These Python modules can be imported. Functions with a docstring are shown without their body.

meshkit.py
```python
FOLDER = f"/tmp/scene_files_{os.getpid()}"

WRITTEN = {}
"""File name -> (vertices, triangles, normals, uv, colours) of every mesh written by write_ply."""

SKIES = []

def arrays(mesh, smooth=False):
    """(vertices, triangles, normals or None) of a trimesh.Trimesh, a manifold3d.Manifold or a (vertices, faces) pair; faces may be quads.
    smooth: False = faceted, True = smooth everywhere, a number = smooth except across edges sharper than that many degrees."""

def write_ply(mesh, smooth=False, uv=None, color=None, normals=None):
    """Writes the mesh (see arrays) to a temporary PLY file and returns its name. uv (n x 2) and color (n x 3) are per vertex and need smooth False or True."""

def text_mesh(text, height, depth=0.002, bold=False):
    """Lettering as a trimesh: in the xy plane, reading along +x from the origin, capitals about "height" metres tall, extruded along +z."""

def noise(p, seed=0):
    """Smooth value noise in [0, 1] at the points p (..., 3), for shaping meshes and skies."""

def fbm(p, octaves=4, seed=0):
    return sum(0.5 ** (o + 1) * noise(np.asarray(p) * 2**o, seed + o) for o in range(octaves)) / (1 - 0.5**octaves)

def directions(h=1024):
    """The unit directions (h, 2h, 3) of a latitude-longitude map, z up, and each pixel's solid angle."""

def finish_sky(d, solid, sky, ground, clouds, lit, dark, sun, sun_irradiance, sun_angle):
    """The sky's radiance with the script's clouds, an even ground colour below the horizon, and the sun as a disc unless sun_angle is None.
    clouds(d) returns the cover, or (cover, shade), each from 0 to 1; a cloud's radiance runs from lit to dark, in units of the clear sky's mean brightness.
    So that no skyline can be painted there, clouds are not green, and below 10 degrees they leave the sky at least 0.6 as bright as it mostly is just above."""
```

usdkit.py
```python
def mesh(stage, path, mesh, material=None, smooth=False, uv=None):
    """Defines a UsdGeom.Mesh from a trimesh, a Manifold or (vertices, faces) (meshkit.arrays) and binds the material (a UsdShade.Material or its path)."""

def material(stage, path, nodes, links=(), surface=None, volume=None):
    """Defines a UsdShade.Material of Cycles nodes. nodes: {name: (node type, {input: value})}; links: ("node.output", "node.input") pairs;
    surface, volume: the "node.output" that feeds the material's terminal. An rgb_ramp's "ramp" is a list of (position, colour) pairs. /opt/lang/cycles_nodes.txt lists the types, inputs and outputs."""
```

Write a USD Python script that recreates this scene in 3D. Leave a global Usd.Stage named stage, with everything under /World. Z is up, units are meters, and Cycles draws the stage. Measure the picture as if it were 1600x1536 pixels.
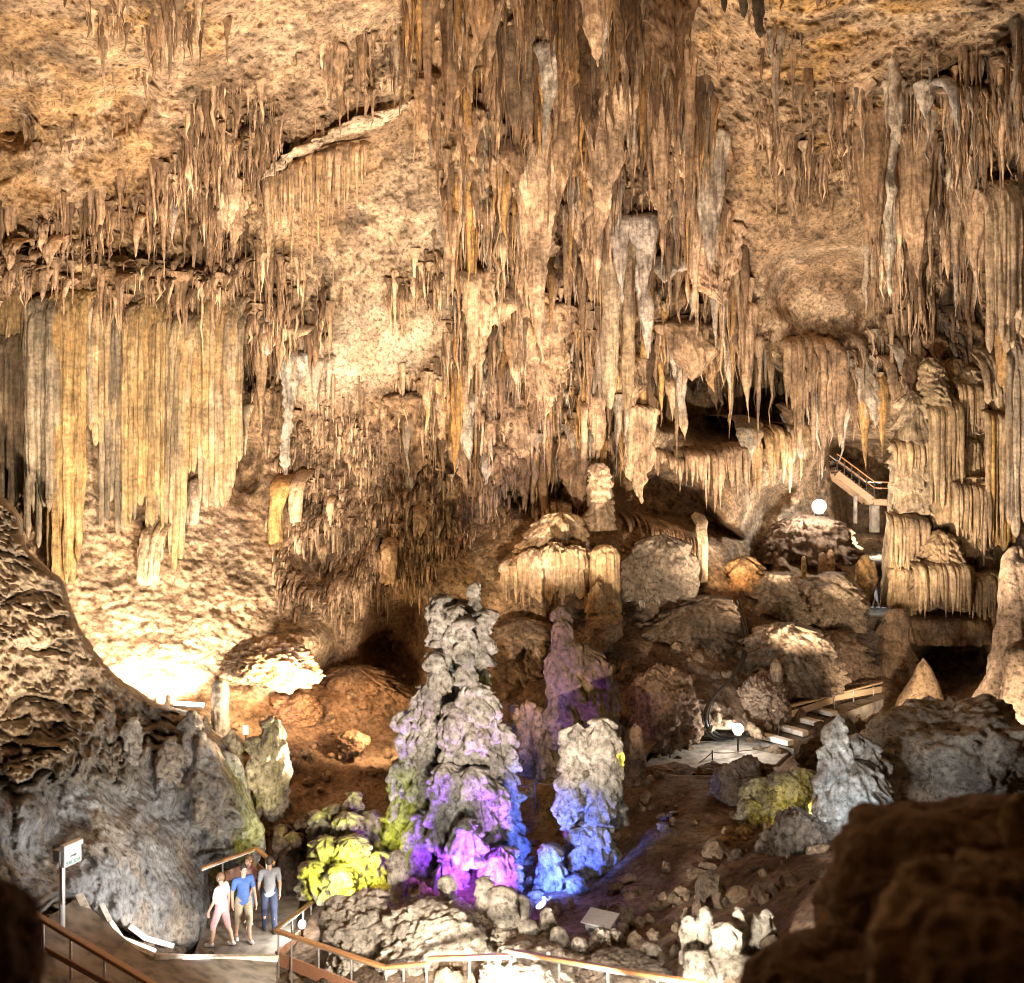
import math, random
import numpy as np
import trimesh
from scipy import ndimage
from scipy.interpolate import RBFInterpolator
from scipy.spatial import cKDTree
from PIL import Image, ImageDraw
from pxr import Gf, Sdf, Usd, UsdGeom, UsdLux, UsdShade, Vt
import meshkit, usdkit

stage = Usd.Stage.CreateInMemory()
UsdGeom.SetStageUpAxis(stage, "Z")
UsdGeom.SetStageMetersPerUnit(stage, 1.0)
UsdGeom.Xform.Define(stage, "/World")

# ------------------------------------------------------------------ camera
FPX, CU, CV, CZ = 1386.0, 800.0, 768.0, 10.0          # the eye stands 10 m above the lowest path
cam = UsdGeom.Camera.Define(stage, "/World/camera")
cam.AddTranslateOp().Set(Gf.Vec3d(0, 0, CZ))
cam.AddRotateXOp().Set(90.0)
cam.CreateHorizontalApertureAttr(36.0)
cam.CreateVerticalApertureAttr(36.0 * 983 / 1024)
cam.CreateFocalLengthAttr(36.0 * FPX / 1600)
cam.CreateFStopAttr(0.7)
cam.CreateFocusDistanceAttr(27.0)
cam.CreateClippingRangeAttr(Gf.Vec2f(0.1, 500))
cam.CreateExposureAttr(0.34)


def P(u, v, d):
    """The point seen d metres ahead of the eye at the photograph's coordinates u, v."""
    u, v, d = np.broadcast_arrays(*(np.asarray(x, float) for x in (u, v, d)))
    return np.stack([(u - CU) / FPX * d, d, CZ + (CV - v) / FPX * d], -1)


# ------------------------------------------------------------------ lamps of the show cave
WARM, WARMER, WHITE = (1.0, 0.752, 0.52), (1.0, 0.62, 0.32), (1.0, 0.93, 0.84)


def lamp_light(path, pos, power, color, radius=0.12, aim=None, cone=None, soft=0.4):
    """A lamp's light: a small sphere, or a spot where it has an aim and a cone (half angle in degrees)."""
    l = UsdLux.SphereLight.Define(stage, path)
    l.CreateRadiusAttr(radius)
    l.CreateNormalizeAttr(True)
    l.CreateIntensityAttr(float(power))
    l.CreateColorAttr(Gf.Vec3f(*color))
    m = Gf.Matrix4d(1)
    if aim is not None:
        z = -(np.asarray(aim, float) - np.asarray(pos, float))
        z /= np.linalg.norm(z)
        x = np.cross((0, 0, 1.0) if abs(z[2]) < 0.99 else (0, 1.0, 0), z)
        x /= np.linalg.norm(x)
        y = np.cross(z, x)
        m = Gf.Matrix4d(*x, 0, *y, 0, *z, 0, 0, 0, 0, 1)
        s = UsdLux.ShapingAPI.Apply(l.GetPrim())
        s.CreateShapingConeAngleAttr(float(cone))
        s.CreateShapingConeSoftnessAttr(float(soft))
    m.SetTranslateOnly(Gf.Vec3d(*map(float, pos)))
    l.AddTransformOp().Set(m)
    return l


#            name              position (x, y, z)      power  colour  aim             cone
FLOODS = [
    # broad warm floods on the floor before the nearest rocks, out of sight, aimed at the ceiling and the rear wall
    ("left_ceiling", (-5.0, 10.3, 3.3), 14500, WARM, (-14, 29, 21), 35),
    ("middle", (0.5, 10.0, 3.1), 8200, WARM, (0, 34, 19), 38),
    ("right", (4.2, 10.3, 3.0), 13000, WARM, (13, 35, 18), 44),
    # floods standing farther back behind the stalagmites, raking up the wall and the ceiling
    ("rear_left", (-4.3, 25.0, 1.6), 2600, WARM, (-12, 27, 21), 58),
    ("rear_middle", (0.9, 26.6, 2.6), 4600, WARM, (1, 30, 22), 50),
    ("rear_right", (9.6, 28.0, 3.6), 5200, WARM, (13, 34, 19), 58),
    # lamps behind rocks
    ("left_curtain", P(240, 1070, 26.0), 3000, WARM, P(190, 940, 31.3), 56),
    ("bright_boulder", P(455, 1075, 26.0), 500, WARMER, P(430, 1010, 28.4), 75),
    ("hollow", P(600, 1130, 27.2), 260, WARMER, P(560, 1050, 32), 80),
    ("cave_orange", P(1150, 905, 35.2), 70, WARMER, P(1120, 780, 38), 80),
    ("right_limb", P(1575, 1150, 26.0), 220, WARM, P(1590, 1000, 29), 70),
    ("column_foot", P(1420, 1130, 28.5), 420, WARM, P(1470, 850, 36), 60),
    ("far_passage", P(1345, 850, 41.5), 150, WARM, P(1360, 760, 45), 85),
    ("passage_visitors", P(1380, 880, 47.0), 90, (.85, .93, 1.0), P(1372, 940, 50), 85),
    # coloured lamps on the stalagmites
    ("violet", P(728, 1396, 19.4), 900, (.33, .07, 1.0), P(740, 1275, 22.0), 42),
    ("violet_low", P(775, 1396, 19.6), 260, (.5, .12, 1.0), P(750, 1300, 21.5), 55),
    ("blue", P(842, 1408, 19.5), 900, (0.09, 0.17, 1.0), P(868, 1335, 21.3), 40),
    ("blue_right", P(985, 1392, 20.6), 160, (0.22, 0.22, 1.0), P(925, 1320, 22), 50),
    ("yellow_edge", P(1010, 1190, 21.6), 70, (1.0, 0.85, 0.1), P(955, 1180, 22.3), 45),
    ("yellow", P(536, 1378, 20.6), 230, (.86, .88, .10), P(550, 1300, 23.2), 60),
    ("yellow_top", P(566, 1345, 21.0), 90, (.86, .88, .10), P(545, 1265, 23.2), 50),
    ("green", P(1200, 1338, 19.6), 800, (.38, 1.0, .07), P(1205, 1262, 22), 40),
    ("yellow_right", P(1262, 1270, 20.0), 40, (1.0, 0.78, 0.12), P(1245, 1235, 22), 45),
    ("ice", P(1345, 1310, 18.4), 60, (.62, .82, 1.0), P(1335, 1210, 20), 60),
    # white lamps of the walkway
    ("grey_flank", (-5.4, 16.9, 1.3), 300, (.93, .95, 1.0), P(180, 1220, 20.5), 50),
    ("hill_upper", (-3.0, 13.0, 2.4), 420, (1.0, .93, .85), P(110, 1080, 21), 24),
    ("sign", (-5.6, 15.2, 2.2), 26, (1.0, .97, .94), (-7.8, 15.7, 3.6), 40),
    ("visitors", P(442, 1430, 20.2), 14, (1.0, 0.95, 0.9), P(370, 1470, 20.5), 80),
    ("near_rocks", P(700, 1562, 14.4), 950, (1.0, 0.9, 0.76), P(720, 1430, 19), 70),
    ("near_rocks_right", P(900, 1565, 13.4), 200, (1.0, 0.9, 0.76), P(880, 1450, 17.5), 66),
    ("stump_cluster", P(1085, 1560, 12.3), 480, (1.0, 0.9, 0.76), P(1130, 1480, 14.6), 55),
    ("right_boulder", P(1330, 1330, 16.0), 240, (1.0, 0.93, 0.86), P(1490, 1160, 21.5), 50),
    ("stalagmite_front", (-2.2, 14.2, 0.2), 130, (1.0, 0.95, 0.9), P(735, 1080, 22.5), 34),
]
for name, pos, power, color, aim, cone in FLOODS:
    lamp_light(f"/World/flood_light_{name}", pos, power, color, 0.15, aim, cone)

# ------------------------------------------------------------------ noise
_LATTICE = np.random.default_rng(7).random((64, 64, 64)).astype(np.float32)


def nz(p, seed=0):
    """Smooth value noise in [0, 1], one value per unit cell's corner."""
    p = np.asarray(p, float) + np.array([17.31, 5.77, 9.13]) * (seed % 97) + 1000
    i = np.floor(p)
    t = p - i
    q = i + t * t * (3 - 2 * t)
    return ndimage.map_coordinates(_LATTICE, np.moveaxis(q, -1, 0) % 64, order=1, mode="grid-wrap", output=np.float32)


def fb(p, o=4, seed=0):
    p = np.asarray(p, float)
    return sum(0.5 ** (k + 1) * nz(p * 2**k, seed + 7 * k) for k in range(o)) / (1 - 0.5**o)


def ridge(p, o=3, seed=0):
    out, a = 0, 0.5
    for k in range(o):
        out = out + a * (1 - np.abs(2 * nz(np.asarray(p) * 2**k, seed + k) - 1))
        a *= 0.5
    return out / (1 - 0.5**o)


def smooth(a, b, x):
    t = np.clip((x - a) / (b - a), 0, 1)
    return t * t * (3 - 2 * t)


def worley(p, seed=0):
    """Distance to the nearest and the second nearest of one random point per unit cell, and the nearest's number."""
    p = np.asarray(p, float)
    lo = np.floor(p.min(0)).astype(int) - 1
    hi = np.floor(p.max(0)).astype(int) + 2
    n = hi - lo
    g = np.stack(np.meshgrid(*[np.arange(k) for k in n], indexing="ij"), -1).reshape(-1, 3)
    q = g + lo + np.random.default_rng(seed).random(g.shape)
    d, i = cKDTree(q).query(p, 2, workers=-1)
    return d[:, 0], d[:, 1], p - q[i[:, 0]]


# ------------------------------------------------------------------ soft regions given by outlines in the photograph's coordinates
MX0, MY0, MS = -320, -320, 4
MW, MH = (1940 - MX0) // MS, (1860 - MY0) // MS


def mask_image(poly, feather):
    im = Image.new("L", (MW, MH))
    ImageDraw.Draw(im).polygon([((x - MX0) / MS, (y - MY0) / MS) for x, y in poly], fill=255)
    a = np.asarray(im, float) / 255
    return ndimage.gaussian_filter(a, feather / MS) if feather else a


def sample(img, u, v):
    return ndimage.map_coordinates(img, [(v - MY0) / MS, (u - MX0) / MS], order=1, mode="nearest")


_cu, _cv = np.meshgrid(np.arange(MW) * MS + MX0, np.arange(MH) * MS + MY0)
_wander = [fb(np.stack([_cu / 30, _cv / 30, _cu * 0], -1), 3, k) - 0.5 for k in (11, 57)]


def region(poly, u, v, feather=10, warp=14, seed=0):
    """How far inside the outline each (u, v) lies, 0 to 1, with an edge that wanders by about warp."""
    img = mask_image(poly, feather)
    if warp:
        du, dv = (np.roll(x, (37 * seed % MH, 91 * seed % MW), (0, 1)) for x in _wander)
        img = sample(img, _cu + 2 * warp * du, _cv + 2 * warp * dv)
    return sample(img, u, v)


# ------------------------------------------------------------------ materials
LOOKS = "/World/Looks"
UsdGeom.Scope.Define(stage, LOOKS)


def rock_material(name, bump=0.6, streak=0.0, speck=0.5, rough=0.8, fine=1.0, vary=0.5):
    """Stone whose local colour is the mesh's primvar tint, broken up by grain, streaks and dark specks."""
    nodes = {
        "tint": ("attribute", {"attribute": "tint"}),
        "geo": ("geometry", {}),
        "n1": ("noise_texture", {"scale": 0.9, "detail": 7.0, "roughness": 0.62}),
        "n2": ("noise_texture", {"scale": 7.0 * fine, "detail": 6.0, "roughness": 0.68}),
        "map": ("mapping", {"scale": (9.0 * fine, 9.0 * fine, 0.7 * fine)}),
        "n3": ("noise_texture", {"scale": 1.0, "detail": 5.0, "roughness": 0.6}),
        "r1": ("rgb_ramp", {"ramp": [(0.34, (1 - vary * .9,) * 3), (0.5, (0.92, 0.9, 0.88)), (0.66, (1 + vary * .62, 1 + vary * .6, 1 + vary * .56))]}),
        "r2": ("rgb_ramp", {"ramp": [(0.36, (1 - 0.88 * speck, 1 - 0.91 * speck, 1 - 0.93 * speck)), (0.47, (0.88, 0.86, 0.84)), (0.54, (1.05, 1.04, 1.02)), (0.66, (1 + .55 * speck, 1 + .54 * speck, 1 + .52 * speck))]}),
        "r3": ("rgb_ramp", {"ramp": [(0.3, (1 - .65 * streak, 1 - .7 * streak, 1 - .75 * streak)), (0.5, (1, 1, 1)), (0.7, (1 + .3 * streak,) * 3)]}),
        "m1": ("vector_math", {"math_type": "multiply"}),
        "m2": ("vector_math", {"math_type": "multiply"}),
        "m3": ("vector_math", {"math_type": "multiply"}),
        "n4": ("noise_texture", {"scale": 5.5 * fine, "detail": 10.0, "roughness": 0.78}),
        "h": ("math", {"math_type": "multiply_add", "value2": 1.0 * streak}),
        "bump": ("bump", {"strength": bump, "distance": 0.26 / fine}),
        "p": ("principled_bsdf", {"roughness": rough, "specular_ior_level": 0.3}),
    }
    links = [("geo.position", f"{k}.vector") for k in ("n1", "n2", "n4", "map")] + [
        ("map.vector", "n3.vector"), ("n1.fac", "r1.fac"), ("n2.fac", "r2.fac"), ("n3.fac", "r3.fac"),
        ("tint.color", "m1.vector1"), ("r1.color", "m1.vector2"), ("m1.vector", "m2.vector1"), ("r2.color", "m2.vector2"),
        ("m2.vector", "m3.vector1"), ("r3.color", "m3.vector2"), ("m3.vector", "p.base_color"),
        ("n3.fac", "h.value1"), ("n4.fac", "h.value3"), ("h.value", "bump.height"), ("bump.normal", "p.normal")]
    return usdkit.material(stage, f"{LOOKS}/{name}", nodes, links, surface="p.BSDF")


M_ROCK = rock_material("rough_rock", 1.0, 0.25, 0.8)
M_FLOW = rock_material("flowstone", 0.7, 0.7, 0.5, rough=0.72)
M_SOIL = rock_material("earthy_rock", 1.0, 0.0, 0.65, rough=0.92)
M_NEAR = rock_material("near_rock", 0.7, 0.15, 0.45, rough=0.9, fine=2.2)


def plain(name, color, rough=0.5, metal=0.0, bump=0.0, vary=0.12, scale=20.0, stretch=(1, 1, 1)):
    nodes = {
        "tc": ("texture_coordinate", {}), "map": ("mapping", {"scale": stretch}),
        "n": ("noise_texture", {"scale": scale, "detail": 5.0}),
        "r": ("rgb_ramp", {"ramp": [(0.3, tuple(c * (1 - vary * 1.6) for c in color)), (0.5, color), (0.7, tuple(min(1, c * (1 + vary)) for c in color))]}),
        "bump": ("bump", {"strength": bump, "distance": 0.01}),
        "p": ("principled_bsdf", {"roughness": rough, "metallic": metal}),
    }
    links = [("tc.object", "map.vector"), ("map.vector", "n.vector"), ("n.fac", "r.fac"), ("r.color", "p.base_color")]
    if bump:
        links += [("n.fac", "bump.height"), ("bump.normal", "p.normal")]
    return usdkit.material(stage, f"{LOOKS}/{name}", nodes, links, surface="p.BSDF")


def glowing(name, color, strength):
    return usdkit.material(stage, f"{LOOKS}/{name}", {"e": ("emission", {"color": color, "strength": strength})}, surface="e.emission")


# ------------------------------------------------------------------ prims
TAKEN = {}


def numbered(parent, name):
    k = TAKEN.get((parent, name), -1) + 1
    TAKEN[parent, name] = k
    return f"{parent}/{name}" if k == 0 else f"{parent}/{name}_{k:03d}"


def tag(prim, label=None, category=None, group=None, kind=None):
    for k, x in (("label", label), ("category", category), ("group", group), ("kind", kind)):
        if x:
            prim.SetCustomDataByKey(k, x)
    return prim


def obj(name, mesh, mat, parent=None, tint=None, smooth_n=True, label=None, category=None, group=None, kind=None):
    """One Mesh prim under parent (a prim) or under /World. tint: a colour, or one colour per vertex."""
    path = numbered(str(parent.GetPath()) if parent else "/World", name)
    if tint is not None:
        v, f, n = meshkit.arrays(mesh, True if smooth_n else False)
    m = usdkit.mesh(stage, path, mesh, mat, smooth=smooth_n)
    if tint is not None:
        t = np.asarray(tint, np.float32)
        if t.ndim == 1:
            t = np.broadcast_to(t, (len(v), 3))
        UsdGeom.PrimvarsAPI(m).CreatePrimvar("tint", Sdf.ValueTypeNames.Color3fArray, "vertex").Set(Vt.Vec3fArray.FromNumpy(np.ascontiguousarray(t, np.float32)))
    return tag(m.GetPrim(), label, category, group, kind)


def thing(name, label, category, group=None, loc=(0, 0, 0), rz=0):
    x = UsdGeom.Xform.Define(stage, numbered("/World", name))
    x.AddTranslateOp().Set(Gf.Vec3d(*map(float, loc)))
    if rz:
        x.AddRotateZOp().Set(float(rz))
    return tag(x.GetPrim(), label, category, group)


def join(meshes):
    """(vertices, faces) pairs or trimeshes as one pair."""
    vs, fs, n = [], [], 0
    for m in meshes:
        v, f = (m.vertices, m.faces) if hasattr(m, "vertices") else m[:2]
        vs.append(np.asarray(v, float)); fs.append(np.asarray(f) + n); n += len(v)
    return np.vstack(vs), np.vstack(fs)


def box(size, center=(0, 0, 0), bevel=0.0):
    b = trimesh.creation.box(size)
    if bevel:
        v = []
        s = np.asarray(size) / 2
        for c in np.array(np.meshgrid((-1, 1), (-1, 1), (-1, 1))).reshape(3, -1).T:
            for k in range(3):
                w = c * (s - bevel); w[k] = c[k] * s[k]; v.append(w)
        b = trimesh.convex.convex_hull(np.array(v))
    b.apply_translation(center)
    return b


def frame_to(a, b, up=(0, 0, 1.0)):
    """The matrix that lays a thing along x from a to b, with its z as near up as it goes."""
    a, b = np.asarray(a, float), np.asarray(b, float)
    x = (b - a) / np.linalg.norm(b - a)
    y = np.cross(up, x); y /= np.linalg.norm(y)
    m = np.eye(4); m[:3, 0], m[:3, 1], m[:3, 2], m[:3, 3] = x, y, np.cross(x, y), (a + b) / 2
    return m


def beam(a, b, wide, high, bevel=0.004):
    m = box((np.linalg.norm(np.subtract(b, a)), wide, high), bevel=min(bevel, wide / 4, high / 4))
    m.apply_transform(frame_to(a, b))
    return m


def rod(a, b, r, sides=10):
    return trimesh.creation.cylinder(radius=r, segment=[np.asarray(a, float), np.asarray(b, float)], sections=sides)


def tube(points, radii, sides=8):
    """A bent tube with closed ends as (vertices, faces)."""
    p = np.asarray(points, float)
    t = np.gradient(p, axis=0); t /= np.linalg.norm(t, axis=1, keepdims=True) + 1e-9
    ref = np.array([0, 0, 1.0]) if abs(t[:, 2]).mean() < 0.8 else np.array([0, 1.0, 0])
    a = np.cross(t, ref); a /= np.linalg.norm(a, axis=1, keepdims=True) + 1e-9
    b = np.cross(t, a)
    ang = np.arange(sides) / sides * 2 * np.pi
    r = np.broadcast_to(radii, len(p))
    v = p[:, None] + r[:, None, None] * (np.cos(ang)[None, :, None] * a[:, None] + np.sin(ang)[None, :, None] * b[:, None])
    return grid_tube(v)


def grid_tube(v):
    """Rings (n, sides, 3) joined to a closed tube."""
    n, s = v.shape[:2]
    i, j = np.meshgrid(np.arange(n - 1), np.arange(s), indexing="ij")
    q = np.stack([i * s + j, i * s + (j + 1) % s, (i + 1) * s + (j + 1) % s, (i + 1) * s + j], -1).reshape(-1, 4)
    f = np.vstack([q[:, [0, 1, 2]], q[:, [0, 2, 3]]])
    V = np.vstack([v.reshape(-1, 3), v[0].mean(0), v[-1].mean(0)])
    k = np.arange(s)
    f = np.vstack([f, np.stack([np.full(s, n * s), (k + 1) % s, k], 1), np.stack([np.full(s, n * s + 1), (n - 1) * s + k, (n - 1) * s + (k + 1) % s], 1)])
    m = trimesh.Trimesh(V, f, process=False)
    if m.volume < 0:
        f = f[:, ::-1]
    return V, f

# ------------------------------------------------------------------ the chamber: wall, ceiling and floor as one rock surface
CREAM, TAN, OCHRE = (0.56, 0.44, 0.31), (0.40, 0.29, 0.185), (0.52, 0.33, 0.12)
BROWN, DARK, GREY = (0.2, 0.135, 0.085), (0.085, 0.056, 0.036), (0.36, 0.335, 0.30)
PINK, SOIL, PALE = (0.50, 0.37, 0.28), (0.155, 0.098, 0.062), (0.66, 0.58, 0.47)

ROWS = {  # height in the photograph: (across, metres away) ...
    -300: "-300:15 300:16 700:19 1100:19 1500:18 1900:17",
    -120: "-300:17 0:18 300:19 640:22 850:24 1050:24 1250:21 1600:21 1900:20",
    0: "-300:20 0:21 300:22 600:25.5 680:27 850:28 1050:28.5 1150:25 1400:25 1600:25 1900:24",
    200: "-300:24 0:26 300:28 520:30.5 610:31 700:32 900:33 1060:34 1200:31 1400:31 1600:30 1900:29",
    350: "-300:28 0:30 200:32 400:34 600:34.5 700:34.5 900:35.5 1100:36.5 1250:37 1400:36 1600:34 1900:33",
    480: "-300:31 0:33 200:34.5 380:36 500:36 650:35.5 730:35.5 950:37.5 1150:39 1300:40 1450:37.5 1600:35 1900:34",
    650: "-300:30 0:31 100:33 300:35 420:37 500:37.5 700:37.5 900:39 1100:41 1250:44 1400:41 1600:37 1900:35",
    800: "-300:28 0:30 150:32 300:34 450:35.5 600:36.5 750:36.5 900:37.5 1050:38.5 1200:42 1320:47 1450:42 1600:38 1900:35",
    950: "-300:28 0:29 150:30 250:31 400:32 500:32 600:33.5 750:34.5 880:34.5 1050:34.5 1200:37 1380:44 1480:39 1600:36 1900:33",
    1050: "-300:27 0:27.5 250:28.5 350:29 450:30.5 550:32.5 650:33 800:32.5 950:31.5 1100:31 1250:32.5 1380:35.5 1500:34.5 1600:33 1900:30",
    1150: "-300:25 0:25.5 200:26.5 350:27 450:28 550:29 700:29.5 850:29.5 1000:29 1150:29 1250:31 1320:32 1450:31 1600:28 1900:26",
    1250: "-300:22 0:23 200:24 400:25.5 500:26.5 700:26.5 850:27 1000:24.5 1150:23.6 1300:24 1450:22 1900:20",
    1350: "-300:19 0:20 200:21.5 380:24.5 450:24.5 600:23 750:22.8 900:22.3 1050:20.5 1200:18.5 1350:16 1900:14",
    1450: "-300:15 0:16 150:18 300:20.6 450:21 600:19.5 750:19 900:18.8 1050:17.6 1200:15.8 1500:11 1900:10",
    1536: "-300:13 0:14.8 150:16.4 300:18.3 450:18.7 600:17 750:16.2 900:15.4 1100:14 1250:12 1500:9 1900:8",
    1700: "-300:13 0:14 400:16 800:15.5 1200:12.5 1600:9 1900:8.5",
    1850: "-300:12.5 400:15 800:15 1200:12 1900:8.5",
}
CTRL = np.array([(float(u), v, float(d)) for v, row in ROWS.items() for u, d in (x.split(":") for x in row.split())])
_rbf = RBFInterpolator(CTRL[:, :2] / 400, CTRL[:, 2], kernel="linear", neighbors=24)
_gu, _gv = np.meshgrid(np.arange(MW) * MS * 3 + MX0, np.arange(MH) * MS * 3 + MY0)
_gu, _gv = _gu[: MH // 3 + 1, : MW // 3 + 1], _gv[: MH // 3 + 1, : MW // 3 + 1]
_gd = ndimage.gaussian_filter(_rbf(np.stack([_gu, _gv], -1).reshape(-1, 2) / 400.0).reshape(_gu.shape), 2.0)


def base_depth(u, v):
    return ndimage.map_coordinates(_gd, [(np.asarray(v, float) - MY0) / (3 * MS), (np.asarray(u, float) - MX0) / (3 * MS)], order=1, mode="nearest")


def steps(lo, hi, a, b, fine, coarse):
    return np.unique(np.concatenate([np.arange(lo, a, coarse), np.arange(a, b, fine), np.arange(b, hi + 1, coarse)]))


US, VS = steps(-300, 1900, -12, 1612, 2.5, 13), steps(-300, 1840, -12, 1548, 2.4, 13)
U, V = np.meshgrid(US, VS)

# outlines of the regions (photograph coordinates)
R_CENTRE = [(615, -60), (1060, -60), (1075, 90), (1110, 170), (1130, 330), (1160, 420), (1200, 560), (1190, 640), (1090, 600), (1050, 585), (960, 700), (900, 735), (700, 690), (600, 660), (700, 560), (725, 460), (690, 250), (640, 180)]
R_LOWLEFT = [(-320, 330), (0, 340), (130, 350), (200, 300), (280, 270), (330, 190), (420, 175), (470, 230), (425, 330), (430, 420), (560, 470), (450, 560), (470, 650), (380, 640), (370, 500), (0, 500), (-320, 500)]
R_HAIR = [(480, 655), (640, 610), (720, 545), (960, 700), (920, 790), (760, 800), (640, 930), (560, 950), (440, 940), (430, 700)]
R_RIGHTST = [(1330, 140), (1480, 90), (1640, 60), (1640, 640), (1560, 560), (1470, 560), (1400, 610), (1310, 640), (1240, 690), (1190, 560), (1240, 520), (1370, 500), (1345, 300)]
R_SLAB = [(415, 470), (560, 385), (700, 290), (720, 470), (650, 580), (560, 640), (480, 660), (455, 600)]
R_CEILL = [(-320, -320), (620, -320), (622, 120), (600, 190), (480, 225), (420, 270), (300, 320), (140, 350), (-320, 345)]
R_CEILR = [(1070, -320), (1940, -320), (1940, 300), (1600, 240), (1480, 200), (1340, 260), (1240, 300), (1120, 190), (1080, 90)]
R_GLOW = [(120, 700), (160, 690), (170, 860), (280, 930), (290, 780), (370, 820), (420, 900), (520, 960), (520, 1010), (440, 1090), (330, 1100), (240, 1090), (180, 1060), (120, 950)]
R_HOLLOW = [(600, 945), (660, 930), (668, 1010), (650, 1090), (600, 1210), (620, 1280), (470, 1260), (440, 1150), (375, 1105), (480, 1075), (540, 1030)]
R_GROUND = [(380, 1130), (660, 1080), (960, 1000), (1180, 1040), (1390, 1060), (1400, 1250), (1230, 1420), (1150, 1560), (1150, 1900), (-320, 1900), (-320, 1300), (380, 1280)]
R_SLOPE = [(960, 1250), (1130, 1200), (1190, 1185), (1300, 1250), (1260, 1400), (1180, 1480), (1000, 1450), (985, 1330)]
R_POP = [(600, 250), (690, 230), (700, 300), (640, 330), (700, 420), (560, 470), (430, 480), (425, 440), (560, 380)]
R_BACKMID = [(955, 940), (1100, 940), (1150, 920), (1380, 930), (1385, 1060), (1180, 1100), (1000, 1080), (950, 1040)]

R_PATCH = [[(130, -90), (340, -90), (310, 60), (240, 80), (150, 60)], [(250, 330), (290, 190), (350, 120), (420, 110), (430, 250), (330, 330)], [(505, 70), (620, 50), (612, 175), (520, 150)], [(1185, 30), (1262, 60), (1255, 310), (1195, 300)], [(1250, 120), (1340, 150), (1330, 330), (1255, 330)], [(600, 430), (690, 400), (700, 470), (620, 520)]]
W = {k: region(p, U, V, f, w) for k, p, f, w in (
    ("ceilpatch", R_PATCH[0], 14, 26), ("centre", R_CENTRE, 14, 26), ("lowleft", R_LOWLEFT, 18, 40), ("hair", R_HAIR, 22, 40), ("rightst", R_RIGHTST, 18, 30), ("slab", R_SLAB, 14, 14),
    ("ceill", R_CEILL, 24, 40), ("ceilr", R_CEILR, 24, 30), ("glow", R_GLOW, 16, 20), ("hollow", R_HOLLOW, 16, 20), ("ground", R_GROUND, 24, 24), ("slope", R_SLOPE, 20, 20), ("pop", R_POP, 20, 24), ("backmid", R_BACKMID, 20, 20))}

for k, p in enumerate(R_PATCH[1:]):
    W['ceilpatch'] = np.maximum(W['ceilpatch'], region(p, U, V, 14, 26, 40 + k))
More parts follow.
